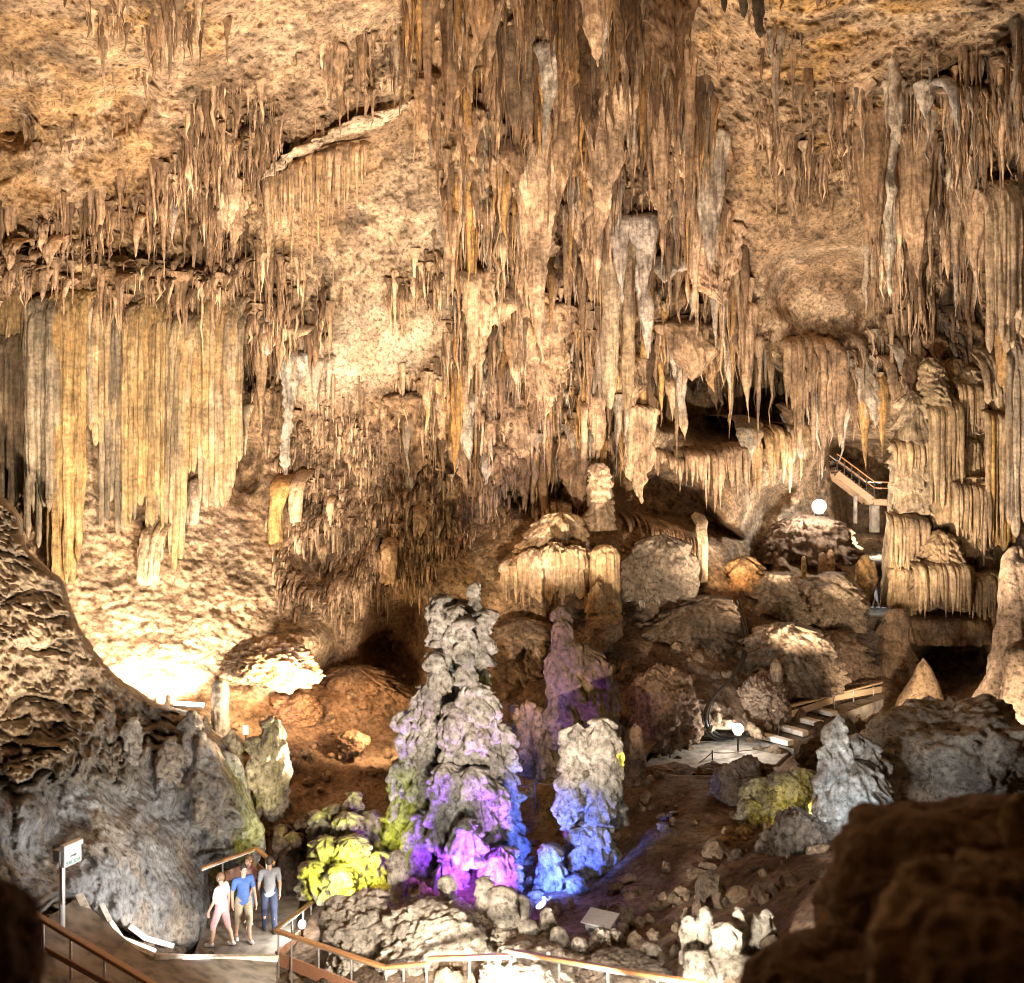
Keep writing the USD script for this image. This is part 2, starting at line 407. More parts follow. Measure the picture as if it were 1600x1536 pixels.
# caves and ledges: (outline, how much deeper in metres, feather)
CARVE = [
    ([(1030, 655), (1050, 600), (1110, 585), (1190, 560), (1235, 590), (1240, 668), (1180, 694), (1100, 684)], 7.0, 6),
    ([(960, 770), (975, 735), (1060, 735), (1085, 760), (1140, 830), (1165, 850), (1100, 838), (1040, 812), (975, 820)], 6.5, 6),
    ([(785, 745), (830, 715), (880, 735), (870, 790), (830, 800), (790, 790)], 2.6, 10),
    ([(700, 800), (760, 770), (800, 800), (770, 850), (700, 850)], 1.2, 12),
    ([(375, 545), (430, 545), (440, 600), (385, 610)], 1.8, 8),
    ([(1215, 400), (1330, 385), (1370, 440), (1350, 520), (1260, 540), (1215, 480)], 2.4, 12),
    ([(1180, 770), (1240, 760), (1200, 830), (1215, 900), (1150, 905), (1160, 850)], 3.0, 8),
    ([(600, 950), (655, 935), (668, 1010), (640, 1090), (585, 1080), (560, 1040)], 3.0, 12),
    ([(1430, 1020), (1540, 1010), (1550, 1060), (1480, 1100), (1420, 1085)], 3.0, 10),
    ([(370, 690), (400, 690), (400, 760), (370, 780)], 1.5, 6),
    ([(455, 860), (540, 830), (560, 890), (500, 930), (455, 905)], 1.0, 12),
    ([(150, 140), (230, 110), (250, 160), (190, 200), (150, 190)], 1.2, 14),
    ([(-20, 160), (40, 160), (50, 220), (-20, 230)], 2.0, 10),
    ([(930, 1140), (985, 1120), (1000, 1180), (960, 1260), (900, 1240)], 1.0, 10),
    ([(1440, 380), (1540, 340), (1550, 500), (1480, 560), (1420, 520)], 2.0, 14),
    ([(1310, 860), (1390, 850), (1395, 940), (1360, 945), (1340, 890)], 3.5, 8),
    ([(1298, 690), (1402, 690), (1402, 835), (1320, 835)], 5.0, 6),
    ([(1352, 890), (1400, 890), (1400, 958), (1356, 958)], 9.0, 6),
]
BULGE = [
    ([(-320, 290), (180, 300), (300, 330), (372, 400), (372, 440), (-320, 420)], 1.5, 34),
    ([(-320, 395), (100, 402), (372, 420), (376, 520), (250, 512), (200, 508), (100, 494), (-320, 490)], 1.9, 7),
    ([(390, 1030), (440, 985), (500, 978), (515, 1005), (470, 1060), (400, 1085)], 1.4, 10),     # bright boulder
    ([(470, 225), (500, 210), (560, 190), (625, 160), (625, 180), (580, 215), (500, 235), (420, 275), (410, 265)], 0.9, 4),  # ledge over the curtain
    ([(1170, 660), (1265, 655), (1250, 740), (1190, 790), (1120, 830), (1060, 740), (1070, 700)], 1.2, 8),
    ([(780, 870), (850, 830), (960, 840), (965, 960), (850, 950), (790, 930)], 0.6, 8),
    ([(1190, 980), (1260, 960), (1300, 990), (1290, 1050), (1210, 1050)], 1.3, 10),
    ([(1240, 900), (1330, 890), (1350, 940), (1260, 960)], 1.2, 8),
    ([(840, 560), (1050, 590), (1060, 640), (1020, 700), (900, 690)], 0.8, 10),
    ([(1150, 330), (1340, 300), (1345, 400), (1200, 420)], 1.0, 14),
    ([(480, 1090), (600, 1050), (640, 1100), (560, 1120)], 0.8, 10),
]
D = base_depth(U, V)
dark_recess = np.zeros_like(D)
for k, (poly, dep, f) in enumerate(CARVE):
    m = region(poly, U, V, f, 10, seed=100 + k)
    D += dep * m
    dark_recess = np.maximum(dark_recess, m * min(1, dep / 3))
for k, (poly, dep, f) in enumerate(BULGE):
    D -= dep * region(poly, U, V, f, 7, seed=200 + k)
Q = P(U, V, D)                                            # noise is laid out in the world, on the undisturbed rock
X, Y, Z = Q[..., 0], Q[..., 1], Q[..., 2]


def st(sx, sy, sz):
    return np.stack([X / sx, Y / sy, Z / sz], -1)


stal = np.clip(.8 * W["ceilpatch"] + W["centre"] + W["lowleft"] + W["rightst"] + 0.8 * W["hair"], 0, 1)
calm = np.clip(W["slab"] * 0.85 + W["ground"] * 0.2 + W["slope"] * .2 + W["hollow"] * 0.2, 0, 0.9)
H = 1.5 * (fb(st(6, 6, 6), 3, 1) - 0.5) + 0.75 * (fb(st(1.5, 1.5, 1.5), 3, 2) - 0.5) * (1 - 0.6 * calm)
rough = fb(st(.42, .42, .36), 4, 3) - 0.5
H += 0.62 * rough * (1 - 0.75 * calm) * (1 - 0.25 * stal)
H += 0.22 * (ridge(st(.55, .55, .55), 4, 4) - 0.5) * (1 - calm)
c45, s45 = np.cos(0.62), np.sin(0.62)
along, across = X * c45 + Z * s45, -X * s45 + Z * c45      # the ceiling's grain climbs to the right
diag = fb(np.stack([along / 2.2, across / 0.42, Y / 2.2], -1), 4, 5) - 0.5
H += 1.3 * diag * W["ceill"] + 0.22 * diag * W["slab"] + 0.12 * (fb(np.stack([along / .6, across / .12, Y], -1), 3, 15) - .5) * np.clip(W["slab"] + W["ceill"], 0, 1)
lumps = fb(st(.8, .8, .55), 4, 25) - 0.5
H += 1.1 * lumps * W["ceilr"]
fl1 = fb(st(.6, 1.2, 4.5), 3, 6) - 0.5
fl2 = ridge(st(.24, .5, 2.2), 3, 7) - 0.5
hang = 1 - np.abs(2 * nz(st(.33, .6, 2.8), 8) - 1)
H += stal * (1.5 * fl1 + .3 * (fb(st(.17, .17, .2), 3, 46) - .5) + 0.42 * fl2 + 0.45 * (hang - 0.5) ** 3 * 4)
H += 0.25 * (ridge(st(.16, .4, 1.0), 2, 9) - 0.5) * np.clip(W["hair"] + W["lowleft"] + .6 * W["centre"], 0, 1)
pop = np.clip(W["pop"] + 0.5 * W["glow"] + 0.5 * W["hair"], 0, 1)
H += 0.3 * (fb(st(.22, .22, .2), 3, 10) - 0.5) * pop
# thin beds that stand out as shelves where the rock is neither hung with stone nor trodden
bed = Z + 0.55 * fb(st(1.6, 1.6, 1.6), 3, 12) * 2
saw = (bed / 0.8) % 1.0
H += 0.07 * saw * (1 - stal) * (1 - W['ground']) * (1 - calm) * (1 - W["ceill"]) * (1 - W["ceilr"]) * smooth(0.4, 0.6, nz(st(2.5, 2.5, 2.5), 13))
H += (.42 * (fb(st(.2, .2, .17), 3, 41) - .5) + .34 * (ridge(st(.34, .34, .28), 3, 42) - .5)) * np.clip(W["ceill"] + W["ceilr"] + W["pop"] + .5 * W["lowleft"] + W["glow"], 0, 1)
H *= np.clip(D / 30, 0.3, 1) * (1 - .5 * W['glow'])
D2 = D - H
for poly, plane in (([(290, 1505), (318, 1440), (345, 1380), (445, 1368), (476, 1400), (466, 1440), (440, 1505)], -.32), ([(992, 1210), (1030, 1165), (1080, 1147), (1160, 1146), (1204, 1156), (1244, 1170), (1216, 1198), (1110, 1210)], 1.5), ([(1350, 962), (1352, 940), (1402, 940), (1402, 962)], 3.3)):
    m = region(poly, U, V, 3, 0)
    D2 = np.where(m > .3, np.maximum(D2, (CZ - plane) * FPX / np.maximum(V - CV, 60) + .3), D2)   # trodden floor under the paths
SHELL = P(U, V, D2)

# colour of the stone itself
tint = np.empty(U.shape + (3,)); tint[:] = TAN


def paint(w, color, amount=1.0):
    global tint
    a = np.clip(w * amount, 0, 1)[..., None]
    tint = tint * (1 - a) + np.asarray(color) * a


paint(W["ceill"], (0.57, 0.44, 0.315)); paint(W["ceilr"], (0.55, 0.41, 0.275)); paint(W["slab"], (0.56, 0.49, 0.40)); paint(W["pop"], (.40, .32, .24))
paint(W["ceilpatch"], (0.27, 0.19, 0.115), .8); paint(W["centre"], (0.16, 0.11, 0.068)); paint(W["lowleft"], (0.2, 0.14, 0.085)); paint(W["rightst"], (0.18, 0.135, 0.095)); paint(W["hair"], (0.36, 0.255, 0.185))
big = fb(st(3.2, 3.2, 3.2), 3, 31)
mid = fb(st(.9, .9, 1.1), 4, 32)
small = fb(st(.3, .3, .34), 3, 33)
ochre = smooth(.52, .64, fb(st(3.5, 3.5, 3), 3, 34)) * np.clip(W["ceilr"] * 1.1 + W["ceill"] * .6 + .25 * stal, 0, 1)
paint(ochre, OCHRE, .8)
pale = smooth(.55, .66, fb(st(1.8, 1.8, 1.8), 4, 36)) * (1 - .5 * stal) * (1 - W["ground"])
paint(pale, (.60, .49, .37), .75)
# dark mineral crust, frayed and drawn out downwards, as it grows over these chambers
cn = .5 * fb(st(1.1, 1.1, 1.5), 5, 35) + .5 * fb(st(.26, .26, .36), 4, 33)
crust = smooth(.5, .6, cn)
paint(crust, DARK, .62 * (1 - .75 * W["slab"]) * (1 - .45 * W["ceill"]) * (1 - .4 * W["ceilr"]))
dcr = smooth(.5, .62, .55 * fb(np.stack([along / 2.4, across / .7, Y / 2.4], -1), 4, 39) + .45 * fb(st(.22, .22, .28), 4, 40))
paint(dcr, (.15, .095, .055), .55 * np.clip(W["ceill"] + .8 * W["ceilr"], 0, 1))
streakd = smooth(.53, .66, fb(st(.17, .4, 1.5), 3, 37))
paint(streakd * stal, DARK, .8)
paint(smooth(.54, .66, fb(st(.2, .3, 1.2), 3, 38)) * stal, (.55, .43, .29), .85)
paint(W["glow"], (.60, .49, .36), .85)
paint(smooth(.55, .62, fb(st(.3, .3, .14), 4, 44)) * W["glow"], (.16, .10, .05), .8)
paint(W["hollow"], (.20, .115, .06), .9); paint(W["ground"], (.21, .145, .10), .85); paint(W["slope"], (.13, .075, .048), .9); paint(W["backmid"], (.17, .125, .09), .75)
paint(smooth(.5, .62, mid) * (W["ground"] + W["backmid"]), (.33, .25, .18), .5)


def grid_faces(nv, nu, keep=None):
    i, j = np.meshgrid(np.arange(nv - 1), np.arange(nu - 1), indexing="ij")
    q = np.stack([i * nu + j, (i + 1) * nu + j, (i + 1) * nu + j + 1, i * nu + j + 1], -1)
    if keep is not None:
        q = q[keep[:-1, :-1] & keep[1:, :-1] & keep[:-1, 1:] & keep[1:, 1:]]
    q = q.reshape(-1, 4)
    return np.vstack([q[:, [0, 1, 2]], q[:, [0, 2, 3]]])


def shell_piece(name, r0, r1, mat):
    v, t = SHELL[r0:r1], tint[r0:r1]
    n = np.cross(np.gradient(SHELL, axis=1), np.gradient(SHELL, axis=0))[r0:r1].reshape(-1, 3)
    n /= np.linalg.norm(n, axis=1, keepdims=True)
    n *= -np.sign((n * (v.reshape(-1, 3) - [0, 0, CZ])).sum(1, keepdims=True))
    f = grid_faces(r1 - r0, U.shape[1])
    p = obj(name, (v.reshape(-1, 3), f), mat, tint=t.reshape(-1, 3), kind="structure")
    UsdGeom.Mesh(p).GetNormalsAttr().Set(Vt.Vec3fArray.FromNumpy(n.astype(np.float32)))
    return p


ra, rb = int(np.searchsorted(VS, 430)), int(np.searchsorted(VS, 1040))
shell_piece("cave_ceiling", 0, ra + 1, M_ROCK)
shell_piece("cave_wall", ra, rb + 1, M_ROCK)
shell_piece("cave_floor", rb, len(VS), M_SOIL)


def rock_at(u, v):
    """How far the built rock surface is at u, v."""
    iu, iv = np.interp(u, US, np.arange(len(US))), np.interp(v, VS, np.arange(len(VS)))
    return ndimage.map_coordinates(D2, [np.atleast_1d(iv), np.atleast_1d(iu)], order=1, mode="nearest")


# the rest of the chamber, behind and beside the eye
_s = trimesh.creation.icosphere(subdivisions=5)
_v = np.array(_s.vertices)
_w = _v * [27, 30, 23] + [0, 5, 8]
_w += (_v * (3.0 * (fb(_w / 5, 4, 71) - .5))[:, None])
_inside = (_w[:, 1] > 1.0) & (np.abs(_w[:, 0]) < _w[:, 1] * 0.72) & (_w[:, 2] - CZ < _w[:, 1] * .7) & (_w[:, 2] - CZ > -_w[:, 1] * .68)
_f = np.array(_s.faces)[:, ::-1]
_f = _f[~_inside[_f].any(1)]
obj("cave_wall", (_w, _f), M_ROCK, tint=(.3, .22, .145), kind="structure")

# ------------------------------------------------------------------ dripstone
def form(centers, rx, ry, around, seed=0, lump=(0.1, 0.6), flute=(0.0, 0.1), tier=(0.0, 0.5), knob=(0.0, 0.3), fine=(0.02, 0.08), jag=0.0, stretch=10.0, turn=0.0, square=1.0, leaf=(0.0, 0.4)):
    """A closed dripstone body: rings round the points centers (n, 3), rx wide and ry deep; each (size, spacing) pair in metres adds
    lumps, upright flutes, drooping tiers, knobs and grain. jag makes the last rings end unevenly. Returns (vertices, faces)."""
    c = np.asarray(centers, float)
    n = len(c)
    rx, ry = np.broadcast_to(rx, n), np.broadcast_to(ry, n)
    a = np.arange(around) / around * 2 * np.pi + turn
    ca, sa = np.sign(np.cos(a)) * np.abs(np.cos(a)) ** square, np.sign(np.sin(a)) * np.abs(np.sin(a)) ** square
    out = np.stack([ca, sa, np.zeros(around)], -1)
    p = c[:, None] + np.stack([rx[:, None] * ca, ry[:, None] * sa, np.zeros((n, around))], -1)
    if jag:
        t = np.linspace(0, 1, n)[:, None]
        cut = jag * (0.75 * nz(np.stack([p[-1, :, 0] / 0.16, p[-1, :, 1] / 0.16, np.full(around, seed * 1.7)], -1), seed) + 0.5 * nz(np.stack([p[-1, :, 0] / 0.55, p[-1, :, 1] / .55, np.full(around, seed * 2.3)], -1), seed + 5))
        L = c[0, 2] - c[-1, 2]
        p[..., 2] += L * t**1.0 * cut[None, :]
    q = p.reshape(-1, 3)
    h = np.zeros(len(q))
    la, ls = lump
    if la:
        h += la * 2 * (fb(q / ls, 3, seed) - 0.5)
    fa, fs = flute
    if fa:
        g = q / [fs, fs, fs * stretch]
        h += fa * (1.4 * np.abs(2 * nz(g, seed + 3) - 1) - 0.5 + 0.9 * (fb(g * 2.1, 2, seed + 4) - .5) + 1.3 * (nz(g * .31, seed + 12) - .5))
    ta, ts = tier
    if ta:
        w = q[:, 2] + ts * 1.5 * (fb(q / (ts * 1.7), 3, seed + 5) - 0.5) * 2
        saw = (w / ts) % 1.0
        h += ta * ((1 - saw) ** 0.8 - .45) * (0.45 + 1.1 * nz(q / (ts * 1.3), seed + 6))
    ka, ks = knob
    if ka:
        d1, d2, _ = worley(q / [ks, ks, ks * 1.35], seed + 7)
        h += ka * (np.sqrt(np.clip(1 - (d1 / 0.95) ** 2, 0, 1)) - 0.55)
    ea, es = leaf
    if ea:                                                    # overlapping scales: each swells downwards and breaks off in a dripping lip
        wob = np.stack([.3 * es * (fb(q / (es * .5), 2, seed + k) - .5) for k in (31, 32, 33)], -1)
        for sc, am in ((1.0, 1.0), (.5, .45)):
            d1, d2, dv = worley((q + wob) / [es * sc, es * sc, es * sc * 2.3], seed + 9)
            low = np.clip(.5 - dv[:, 2] * 1.0, 0, 1)
            h += ea * am * ((low ** .8) * np.sqrt(np.clip(1 - (d1 / 1.0) ** 2, 0, 1)) * 1.5 - .45)
            h += ea * am * .5 * (smooth(0, .3, d2 - d1) - .6)
    ga, gs = fine
    if ga:
        h += ga * 2 * (fb(q / gs, 2, seed + 8) - 0.5)
    r = np.maximum(np.minimum(rx, ry), 1e-4)[:, None]
    h = np.clip(h.reshape(n, around), -0.75 * r, 1.5 * r + 0.4 * r)
    p = p + h[..., None] * out[None]
    return grid_tube(p)


def stone_tint(v, base, seed=0, dark=0.35, pale=0.3, scale=0.5, other=None, other_amount=0.5):
    """Uneven mineral colour: dark crust, pale calcite and, where given, another colour in patches."""
    t = np.tile(np.asarray(base, float), (len(v), 1))
    a = smooth(.5, .66, fb(v / [scale, scale, scale * 2.2], 3, seed + 20))[:, None] * pale
    t = t * (1 - a) + np.minimum(1, np.asarray(base) * 1.45 + .04) * a
    if other is not None:
        b = smooth(.45, .6, fb(v / [scale * 1.6, scale * 1.6, scale * 5], 3, seed + 22))[:, None] * other_amount
        t = t * (1 - b) + np.asarray(other) * b
    d = smooth(.54, .66, fb(v / [scale * .8, scale * .8, scale * 1.6], 4, seed + 21))[:, None] * dark
    return t * (1 - d) + np.asarray(DARK) * 1.1 * d


CARROT = lambda t: 0.9 * (1 - t) ** 1.05 + 0.1 * (1 - t) ** 0.3
SPIKE = lambda t: (1 - t) ** 1.7 * .8 + .2 * (1 - t) ** .5
PILLAR = lambda t: np.where(t < .8, 1 - .25 * t, .8 * np.sqrt(np.clip((1 - t) / .2, 0, 1)) + .0)
BLADE = lambda t: np.where(t < .55, 1 - .1 * t, .945 * (1 - ((t - .55) / .45)) ** .8)


def ceiling_above(u, v, d, reach=36):
    """Where, going up from (u, v), the rock comes down to d metres; v itself where it does not within reach."""
    u, v, d = (np.atleast_1d(np.asarray(x, float)) for x in (u, v, d))
    out, open_ = v.copy(), np.ones(len(v), bool)
    for k in range(0, reach, 3):
        hit = open_ & (rock_at(u, v - k) <= d + .08)
        out[hit] = v[hit] - k - 3
        open_ &= ~hit
    return out, open_


def hanging(u, v0, v1, wide, d, profile=CARROT, u1=None, seed=0, depth=None, flute=.16, lump=.2, around=None, jag=0.0, tier=0.0, fs=None, root=None, square=1.0):
    """A stalactite hung from (u, v0) to (u1, v1), wide in the photograph's pixels, d metres away, as (vertices, faces)."""
    px = d / FPX
    L = max(4, abs(v1 - v0))
    n = int(np.clip(L / 4.6, 9, 80))
    t = np.linspace(0, 1, n)
    rng = np.random.default_rng(seed)
    R = wide / 2 * px
    uu = u + ((u1 if u1 is not None else u) - u) * t
    back = 0 if root is None else np.maximum(0, root + .25 - d) * np.exp(-t * L * px / max(.2, min(.9, R * 1.6)))
    c = P(uu, v0 + (v1 - v0) * t, d)
    c[:, 1] += back
    c[:, 0] += .25 * R * np.sin(t * rng.uniform(2, 5) + rng.uniform(0, 6)) * t
    r = R * np.clip(profile(t), 0.02, None) * (1 + .55 * np.exp(-t * 8)) * np.sqrt(np.clip(1 - np.clip(1 - t * L / (3 + wide * .25), 0, 1) ** 2, .03, 1))
    k = around or int(np.clip(wide * 1.15, 10, 60))
    f = fs or max(.07, R * .32)
    return form(c, r, r * (depth or rng.uniform(.7, 1.0)), k, seed, lump=(lump * R, R * 1.6), flute=(flute * R, f), tier=(tier * R, R * .9), fine=(.05 * R, .09), jag=jag, stretch=14, square=square)


# ---- single long stalactites one can tell apart: across, top, tip, width, metres in front of the rock, shape, colour, label
C1, C2, C3, C4, C5 = (.50, .375, .265), (.36, .26, .175), (.22, .15, .095), (.40, .36, .31), (.46, .29, .12)
HERO = [
    (672, -25, 218, 30, .9, CARROT, C3, "long brown stalactite at the left edge of the central mass, topmost left", dict(u1=668)),
    (702, 20, 224, 26, 1.1, BLADE, C3, "dark brown blade stalactite second from the left edge of the central mass", {}),
    (655, -25, 118, 17, 1.2, CARROT, C5, "thin orange stalactite at the top left corner of the central mass", {}),
    (637, -25, 92, 15, 1.0, CARROT, C5, "short orange stalactite leftmost at the top of the central mass", {}),
    (800, 55, 198, 28, .9, PILLAR, (.15, .11, .075), "blunt dark stalactite left of the bare cream patch high in the centre", {}),
    (822, 48, 196, 22, 1.0, PILLAR, (.17, .125, .085), "dark blunt stalactite touching the bare cream patch high in the centre", {}),
    (770, -25, 120, 46, .8, CARROT, C2, "broad tan stalactite cut by the top edge left of centre", dict(jag=.25)),
    (850, -25, 92, 44, .9, CARROT, C2, "broad tan stalactite cut by the top edge near the middle", dict(jag=.3)),
    (930, -25, 104, 40, 1.1, BLADE, C1, "pale blunt stalactite cut by the top edge right of the middle", {}),
    (882, -20, 120, 16, .9, SPIKE, C2, "thin tan stalactite beside the bare cream patch at the top", {}),
    (968, 60, 215, 30, 1.2, SPIKE, C2, "slanting tan stalactite right of the cream patch, upper centre", dict(u1=983)),
    (1000, 85, 235, 22, 1.3, SPIKE, C2, "slanting tan stalactite meeting its neighbour in a V, upper centre", dict(u1=986)),
    (948, 165, 472, 82, 1.7, SPIKE, C1, "largest pale stalactite of the centre, tapering to a long needle", dict(u1=939, flute=.2, depth=.6)),
    (838, 262, 560, 84, 1.6, SPIKE, C1, "second large pale stalactite of the centre with a long thin tip", dict(u1=844, flute=.22, depth=.6)),
    (815, 275, 420, 26, 1.7, CARROT, C1, "pale stalactite against the left flank of the second large one", {}),
    (735, 415, 592, 32, 1.9, CARROT, C1, "pale yellow forked stalactite alone above the brown thicket, left of centre", dict(u1=737)),
    (745, 440, 655, 15, 1.7, SPIKE, C2, "thin brown stalactite close behind the pale yellow forked one", {}),
    (955, 372, 640, 30, 1.5, PILLAR, (.37, .31, .22), "long grey-tan pillar stalactite right under the largest pale needle", {}),
    (979, 385, 644, 27, 1.4, PILLAR, (.40, .31, .2), "long tan pillar stalactite right of the grey-tan pillar", {}),
    (1010, 330, 560, 50, 1.2, SPIKE, (.46, .43, .39), "white speckled crusty stalactite right of the two long pillars", dict(u1=1006, lump=.45, flute=.05)),
    (967, 330, 484, 44, 1.0, SPIKE, (.46, .43, .39), "white speckled crusty stalactite in front of the two long pillars", dict(lump=.45, flute=.05)),
    (1068, 500, 638, 76, 1.7, BLADE, C2, "broad fluted stalactite ending over the large dark cave", dict(u1=1082, jag=.45, flute=.2)),
    (1168, 470, 660, 42, 1.6, SPIKE, C2, "long pointed stalactite hanging across the mouth of the large dark cave", dict(u1=1173)),
    (1085, 345, 524, 28, 1.2, CARROT, C1, "pale stalactite above the broad fluted one over the cave", {}),
    (1116, 220, 420, 44, 1.8, BLADE, (.42, .38, .33), "smooth grey curtain stalactite on the right edge of the central mass", dict(u1=1110, flute=.22)),
    (1030, 150, 400, 40, 1.5, CARROT, C2, "long tan stalactite with a double tip, right part of the central mass", dict(u1=1040)),
    (1017, 165, 330, 20, 1.6, CARROT, C2, "slim tan stalactite on the left of the double-tipped one", {}),
    (1078, 110, 345, 16, 1.6, PILLAR, C2, "straight thin rod of tan stone at the right of the central mass", {}),
    (1060, 130, 300, 18, 1.4, CARROT, C2, "tan stalactite left of the straight thin rod", {}),
    (715, 575, 740, 20, 1.4, BLADE, C5, "ochre blade stalactite low at the left of the brown thicket", dict(u1=712)),
    (932, 612, 728, 26, 1.2, PILLAR, C1, "pale double column reaching down to the stacked stone pillar", {}),
    (913, 630, 742, 11, 1.1, PILLAR, C1, "thin pale rod left of the pale double column", {}),
    (890, 385, 535, 20, 1.2, SPIKE, C3, "brown stalactite under a pale boss, centre", {}),
    (905, 400, 500, 13, 1.4, CARROT, C3, "short brown stalactite beside the brown one under the pale boss", {}),
    (930, 330, 512, 12, 1.7, SPIKE, C2, "needle-thin stalactite left of the largest pale one's tip", {}),
    (770, 300, 372, 13, 1.5, CARROT, C1, "small pale stalactite left of the second large one, higher", {}),
    (742, 285, 356, 15, 1.5, CARROT, C1, "small pale stalactite farthest left of the second large one", {}),
    (895, 300, 376, 11, 1.6, CARROT, C1, "small pale stalactite between the two largest ones", {}),
    (1355, 215, 400, 44, 1.3, BLADE, C3, "brown blade at the left of the right-hand stalactite cluster", dict(u1=1362)),
    (1387, 222, 478, 36, 1.5, SPIKE, (.44, .41, .36), "white crusted stalactite in the right-hand cluster", dict(lump=.4)),
    (1408, 235, 522, 26, 1.8, SPIKE, C1, "cream needle, longest of the right-hand stalactite cluster", dict(u1=1405)),
    (1432, 225, 440, 50, 1.3, BLADE, C2, "broad brown-grey blade in the right-hand cluster", {}),
    (1455, 240, 462, 26, 1.5, SPIKE, C2, "tan stalactite at the right of the right-hand cluster", {}),
    (1372, 205, 330, 40, 1.2, CARROT, C3, "short dark stalactite at the top of the right-hand cluster", {}),
    (1488, 108, 222, 24, 1.5, CARROT, (.30, .31, .33), "blue-grey stalactite alone under the orange ceiling at the right", dict(u1=1500)),
    (1522, 305, 486, 56, 1.4, SPIKE, C1, "cream fluted stalactite beside the tall column at the right edge", dict(u1=1534)),
    (1495, 310, 420, 24, 1.2, CARROT, C1, "small cream stalactite left of the cream fluted one at the right", {}),
    (1132, -25, 20, 13, 1.0, PILLAR, (.045, .035, .028), "leftmost of three black stubs at the top edge", {}),
    (1160, -25, 29, 15, 1.0, PILLAR, (.045, .035, .028), "middle one of three black stubs at the top edge", dict(u1=1163)),
    (1187, -25, 60, 20, 1.0, PILLAR, (.045, .035, .028), "rightmost and longest of three black stubs at the top edge", dict(lump=.5)),
    (1213, 60, 240, 24, 1.0, CARROT, (.38, .33, .28), "grey crusty stalactite in front of the orange ceiling, right of centre", dict(lump=.4)),
    (1240, 85, 200, 10, .9, SPIKE, C2, "thin stalactite right of the grey crusty one under the orange ceiling", {}),
    (1215, 235, 360, 20, .9, SPIKE, C2, "tan stalactite below the grey crusty one, right of centre", {}),
    (1290, 525, 712, 26, 1.2, BLADE, C2, "tan stalactite over the bright lamp", {}),
    (1315, 540, 700, 20, 1.1, BLADE, C2, "tan stalactite over the wooden stairs", {}),
    (1352, 600, 735, 22, 1.2, CARROT, C5, "orange stalactite behind the wooden stair rail", {}),
    (1381, 585, 720, 24, 1.2, CARROT, C5, "orange stalactite between the wooden stairs and the great column", {}),
    (452, 548, 812, 44, 1.5, SPIKE, (.30, .29, .275), "knobbly grey-white stalactite right of the left curtains", dict(u1=446, lump=.4, tier=.2)),
    (432, 745, 888, 27, 1.3, PILLAR, C5, "ochre rod with a cut-off foot below the grey-white stalactite", dict(flute=.2)),
    (462, 735, 884, 22, .9, PILLAR, C1, "pale rod right of the ochre rod below the grey-white stalactite", {}),
    (384, 632, 712, 17, 1.1, SPIKE, (.55, .47, .36), "small white stalactite just right of the left curtains", {}),
    (410, 560, 672, 28, .9, CARROT, C2, "tan stalactite under the small dark hole right of the left curtains", {}),
    (494, 560, 640, 22, .9, CARROT, C4, "grey stalactite at the lower edge of the smooth slab, left one", {}),
    (512, 555, 655, 16, .9, SPIKE, C4, "grey stalactite at the lower edge of the smooth slab, right one", {}),
    (345, 330, 402, 26, 1.0, CARROT, C3, "brown stalactite alone on the sloping left ceiling", {}),
    (62, 415, 472, 24, 1.1, CARROT, C1, "small cream stalactite over the far left curtains", {}),
    (100, 430, 492, 18, 1.2, SPIKE, C1, "cream stalactite over the second left curtain", {}),
    (528, 85, 150, 34, .8, CARROT, C2, "isolated tan stalactite high on the left ceiling, near the dark mass", {}),
    (355, 40, 96, 14, .8, SPIKE, C3, "small brown stalactite near the top left", {}),
]
for k, (u, v0, v1, wide, front, prof, col, label, kw) in enumerate(HERO):
    d = float(rock_at(u, max(v0, -250) + 6)[0]) - front * .55
    dd = min(d, float(rock_at(u, .5 * (v0 + v1))[0]) - front * .35)
    vt, loose = ceiling_above(u, max(v0, -250), dd)
    m = hanging(u, min(v0, float(vt[0])) - 6, v1, wide, dd, prof, seed=300 + k, **{'root': float(rock_at(u, max(v0, -250))[0]) if loose[0] else None, **kw})
    obj("stalactite", m, M_FLOW, tint=stone_tint(m[0], col, 300 + k, dark=.3, pale=.5), label=label, category="stalactite")


# ---- fused drapes among them
def drapes(label, group, weight, n, seed, wide, length, colors, front=(.3, 1.1)):
    rng = np.random.default_rng(seed)
    pr = (np.where(weight > .6, weight, 0) * np.outer(np.gradient(VS), np.gradient(US))).ravel()
    for k, i in enumerate(rng.choice(pr.size, n, p=pr / pr.sum())):
        u, v = U.ravel()[i], V.ravel()[i]
        w, L = rng.uniform(*wide), rng.uniform(*length)
        root = float(rock_at(u, v)[0])
        d = min(root, float(rock_at(u, v + L * .5)[0])) - rng.uniform(*front)
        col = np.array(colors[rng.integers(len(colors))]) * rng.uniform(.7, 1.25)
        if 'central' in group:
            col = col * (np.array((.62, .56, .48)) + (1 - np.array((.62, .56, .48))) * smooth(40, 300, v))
        crust = rng.random() < .18
        if crust:
            col = np.array((.45, .42, .38))
        vt, loose = ceiling_above(u, v, d)
        root = root if loose[0] else None
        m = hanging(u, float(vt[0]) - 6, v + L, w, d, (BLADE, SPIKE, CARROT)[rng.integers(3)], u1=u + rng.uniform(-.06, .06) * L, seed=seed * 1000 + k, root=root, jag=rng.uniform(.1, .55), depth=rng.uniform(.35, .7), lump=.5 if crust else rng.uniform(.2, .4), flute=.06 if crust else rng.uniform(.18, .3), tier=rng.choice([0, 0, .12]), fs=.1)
        obj("stalactite", m, M_FLOW, tint=stone_tint(m[0], col, seed + k, dark=.4, pale=.6, other=C5 if k % 5 == 0 else None), label=label, category="stalactite", group=group)


